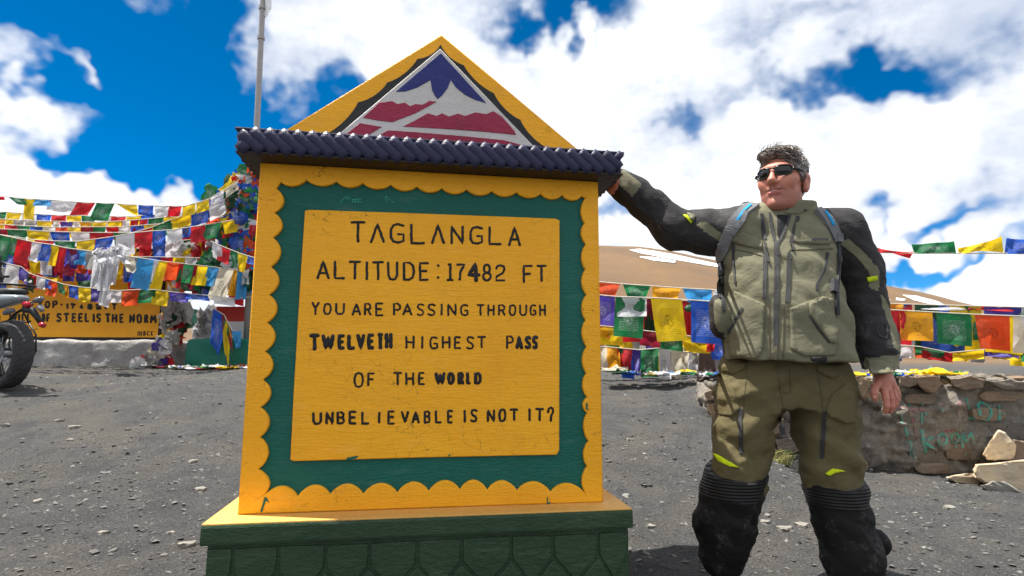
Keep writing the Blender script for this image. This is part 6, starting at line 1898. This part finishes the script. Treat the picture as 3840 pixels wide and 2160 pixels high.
heap('flag_heap', 'twisted green and yellow flags lying along the wall top', [(3190, 1412), (3230, 1410), (3330, 1412), (3380, 1408), (3440, 1404), (3500, 1404), (3560, 1408)], 5.0, .17, 24, 'GYYBWYGYYGBY', GH, 8)
# ------------------------------------------------------------------ motorcycle parked at the left edge
BY_ = 5.6
bc = P(28, 1328, BY_)
HD = RAD(24)
bf = Vector((-math.cos(HD), math.sin(HD), 0)); bs = Vector((-math.sin(HD), -math.cos(HD), 0)); up_ = Vector((0, 0, 1))
bike = empty('motorcycle', Vector((bc.x, bc.y, 0)) + bf*.7 + up_*(bc.z - .335), 'dark touring motorcycle with spoked rear wheel and luggage rack parked at the left edge', 'motorcycle')
def bp(f, s, z): return bc + bf*f + bs*s + up_*z
M_TYRE = plain('tyre_rubber', srgb(48, 48, 50), .8, 0, .2, .5, 60); M_BMET = plain('black_bike_metal', srgb(24, 24, 26), .4, .3, .2, .2, 30)
M_CHROM = plain('scratched_alloy', srgb(150, 152, 156), .3, .8, .15, .1, 30); M_PANEL = plain('grey_bike_panel', srgb(120, 128, 134), .3, .2, .1, .05, 8)
M_SEATL = plain('black_vinyl', srgb(26, 26, 28), .5, 0, .2, .4, 50); M_REDL = plain('red_lens', srgb(170, 20, 40), .15); M_SMOK = plain('smoked_lens', srgb(90, 92, 98), .15)
def wheel(f0, z0, R, w, name):
    root = empty(name, bp(f0, 0, z0)); root.parent = bike; root.matrix_parent_inverse = Matrix.Translation(-Vector(bike.location))
    V_ = []; F_ = []; N = 60; K = 14
    for i in range(N):
        a = 2*math.pi*i/N
        for j in range(K):
            b = 2*math.pi*j/K
            cr_, cs_ = math.cos(b), math.sin(b)
            rr_ = R - .058 + .058*math.copysign(abs(cr_)**.8, cr_)
            ss = w*.5*math.copysign(abs(cs_)**.75, cs_)
            if cr_ > .15 and (i + (j % 3)) % 3 == 0: rr_ -= .007
            V_.append(bp(f0 + math.cos(a)*rr_, ss, z0 + math.sin(a)*rr_))
    for i in range(N):
        for j in range(K):
            F_.append((i*K+j, ((i+1) % N)*K+j, ((i+1) % N)*K+(j+1) % K, i*K+(j+1) % K))
    mk('tyre', V_, F_, M_TYRE, root, False)
    mb = MB(); mb.tube([bp(f0 + math.cos(a)*(R-.105), 0, z0 + math.sin(a)*(R-.105)) for a in np.linspace(0, 2*math.pi, 49)], .024, 8); mb.build('rim', M_CHROM if name == 'x' else M_BMET, root, True)
    mb = MB(); mb.tube([bp(f0, -.09, z0), bp(f0, -.04, z0), bp(f0, .04, z0), bp(f0, .09, z0)], [.055, .035, .035, .055], 14); mb.build('hub', M_CHROM, root, True)
    mb = MB(); mb.tube([bp(f0, .075, z0), bp(f0, .08, z0)], [.11, .11], 24); mb.build('brake_disc', M_CHROM, root)
    for i in range(28):
        a = 2*math.pi*i/28; a2 = a + (.32 if i % 2 else -.32); s0 = .055 if i % 4 < 2 else -.055
        MB().tube([bp(f0 + math.cos(a2)*.045, s0, z0 + math.sin(a2)*.045), bp(f0 + math.cos(a)*(R-.11), s0*.15, z0 + math.sin(a)*(R-.11))], .0026, 4).build('spoke', M_CHROM, root)
    return root
wheel(0, 0, .335, .17, 'wheel'); wheel(1.45, .0, .335, .12, 'wheel')
def bar(nm, pts, r, mat, n=8): 
    mb = MB(); mb.tube([p if isinstance(p, Vector) else bp(*p) for p in pts], r, n); return mb.build(nm, mat, bike, True)
for s_ in (-.12, .12): bar('swingarm', [(0, s_, 0), (.30, s_, .04), (.58, s_*.8, .10)], [.022, .03, .035], M_BMET)
bar('shock_absorber', [(.40, 0, .08), (.36, 0, .36)], .035, M_BMET)
for s_ in (-.16, .16): bar('subframe', [(.62, s_, .18), (.30, s_, .42), (-.06, s_*.8, .50)], .014, M_BMET)
# pannier rack hoops
for s_ in (-.25, .25):
    bar('luggage_rack', [(.52, s_, .36), (.22, s_, .33), (.06, s_, .20), (.03, s_, .04), (.12, s_, -.10), (.46, s_, -.10), (.54, s_, .12), (.52, s_, .36)], .009, M_BMET)
    for zz_ in (.05, .12, .19, .26): bar('rack_bar', [(.05, s_, zz_), (.52, s_, zz_ - .06)], .004, M_BMET, 5)
    bar('rack_stay', [(.22, s_, .33), (.16, s_*.6, .46)], .008, M_BMET)
def lump(nm, prims, lo, hi, mat, h=.016, noise_=0.0):
    pts = [bp(a, b, c) for a in (lo[0], hi[0]) for b in (lo[1], hi[1]) for c in (lo[2], hi[2])]
    Fd = Field.box([min(p[i] for p in pts) for i in range(3)], [max(p[i] for p in pts) for i in range(3)], h)
    for pr in prims: Fd.useg(bp(*pr[0]), bp(*pr[1]), pr[2], pr[3], .02, sz=pr[4] if len(pr) > 4 else 1)
    V_, Q_ = Fd.mesh(); return np_obj(nm, V_, Q_, mat, bike)
lump('tail_cowl', [((-.12, 0, .54), (.30, 0, .52), .07, .12, .55)], (-.3, -.2, .35), (.5, .2, .7), M_PANEL, .012)
lump('seat', [((.0, 0, .61), (.42, 0, .60), .10, .14, .45), ((.42, 0, .58), (.75, 0, .55), .14, .13, .5)], (-.2, -.25, .45), (1.0, .25, .75), M_SEATL)
lump('fuel_tank', [((.72, 0, .60), (1.15, 0, .66), .12, .17), ((.95, 0, .55), (1.2, 0, .52), .16, .16)], (.5, -.3, .3), (1.45, .3, .95), M_PANEL)
lump('engine', [((.60, 0, .05), (.95, 0, .08), .17, .18), ((.78, 0, .15), (.90, 0, .38), .13, .12)], (.3, -.3, -.2), (1.25, .3, .6), M_BMET)
bar('grab_rail', [(.35, -.14, .66), (.05, -.15, .68), (-.14, -.10, .67), (-.17, 0, .67), (-.14, .10, .67), (.05, .15, .68), (.35, .14, .66)], .013, M_BMET)
bar('exhaust', [(.75, .20, -.05), (.35, .22, .05), (-.05, .23, .18)], [.03, .045, .05], M_CHROM, 12)
for s_ in (-.09, .09): bar('fork', [(1.45, s_, 0), (1.20, s_, .75)], .028, M_CHROM, 10)
bar('handlebar', [(1.02, -.40, .88), (1.12, -.2, .86), (1.15, 0, .82), (1.12, .2, .86), (1.02, .40, .88)], .013, M_BMET)
lump('front_fairing', [((1.28, 0, .70), (1.30, 0, .90), .13, .10)], (1.0, -.25, .45), (1.55, .25, 1.1), M_PANEL)
# rear light, number plate arm, indicators, as seen past the tail
Yb = 5.42
bar('tail_light', [P(92, 1140, Yb), P(104, 1143, Yb - .02), P(116, 1146, Yb)], [.025, .032, .02], M_REDL, 10)
bar('plate_holder', [P(90, 1158, Yb), P(122, 1165, Yb), P(140, 1190, Yb), P(156, 1216, Yb)], [.035, .035, .026, .022], M_BMET, 8)
bar('plate_light', [P(148, 1148, Yb), P(160, 1166, Yb)], [.03, .02], M_CHROM, 8)
bar('reflector', [P(152, 1215, Yb - .03), P(166, 1222, Yb - .03)], [.024, .024], M_REDL, 10)
bar('indicator', [P(124, 1130, Yb), P(140, 1126, Yb), P(160, 1119, Yb)], [.016, .030, .022], M_SMOK, 10)
bar('indicator', [P(14, 1176, Yb), P(30, 1168, Yb), P(52, 1162, Yb)], [.020, .032, .020], M_SMOK, 10)
bar('indicator_stalk', [P(86, 1146, Yb), P(126, 1130, Yb)], .008, M_BMET, 6)
bar('tail_panel', [P(-40, 1136, Yb), P(20, 1126, Yb), P(60, 1120, Yb), P(88, 1118, Yb)], [.08, .06, .04, .02], M_PANEL, 10)
bag = empty('tail_bag', bp(.55, 0, .66), 'black bag strapped upright on the motorcycle seat at the left edge', 'bag')
pts = [bp(a, b, c) for a in (.34, .8) for b in (-.26, .26) for c in (.62, 1.25)]
Fd = Field.box([min(p[i] for p in pts) - .05 for i in range(3)], [max(p[i] for p in pts) + .05 for i in range(3)], .016)
Fd.useg(bp(.60, 0, .78), bp(.61, 0, 1.0), .15, .13, .04)
Fd.F = Fd.F - .03*fbm(Fd.X*8, Fd.Y*8, Fd.Z*8, 3)
V_, Q_ = Fd.mesh(); np_obj('bag_body', V_, Q_, M_SEATL, bag)
for z_ in (.80, .95):
    mb = MB(); mb.tube([bp(.605 + .152*math.cos(a), .152*math.sin(a), z_) for a in np.linspace(0, 6.283, 25)], .010, 6); mb.build('bag_strap', M_BMET, bag, True)
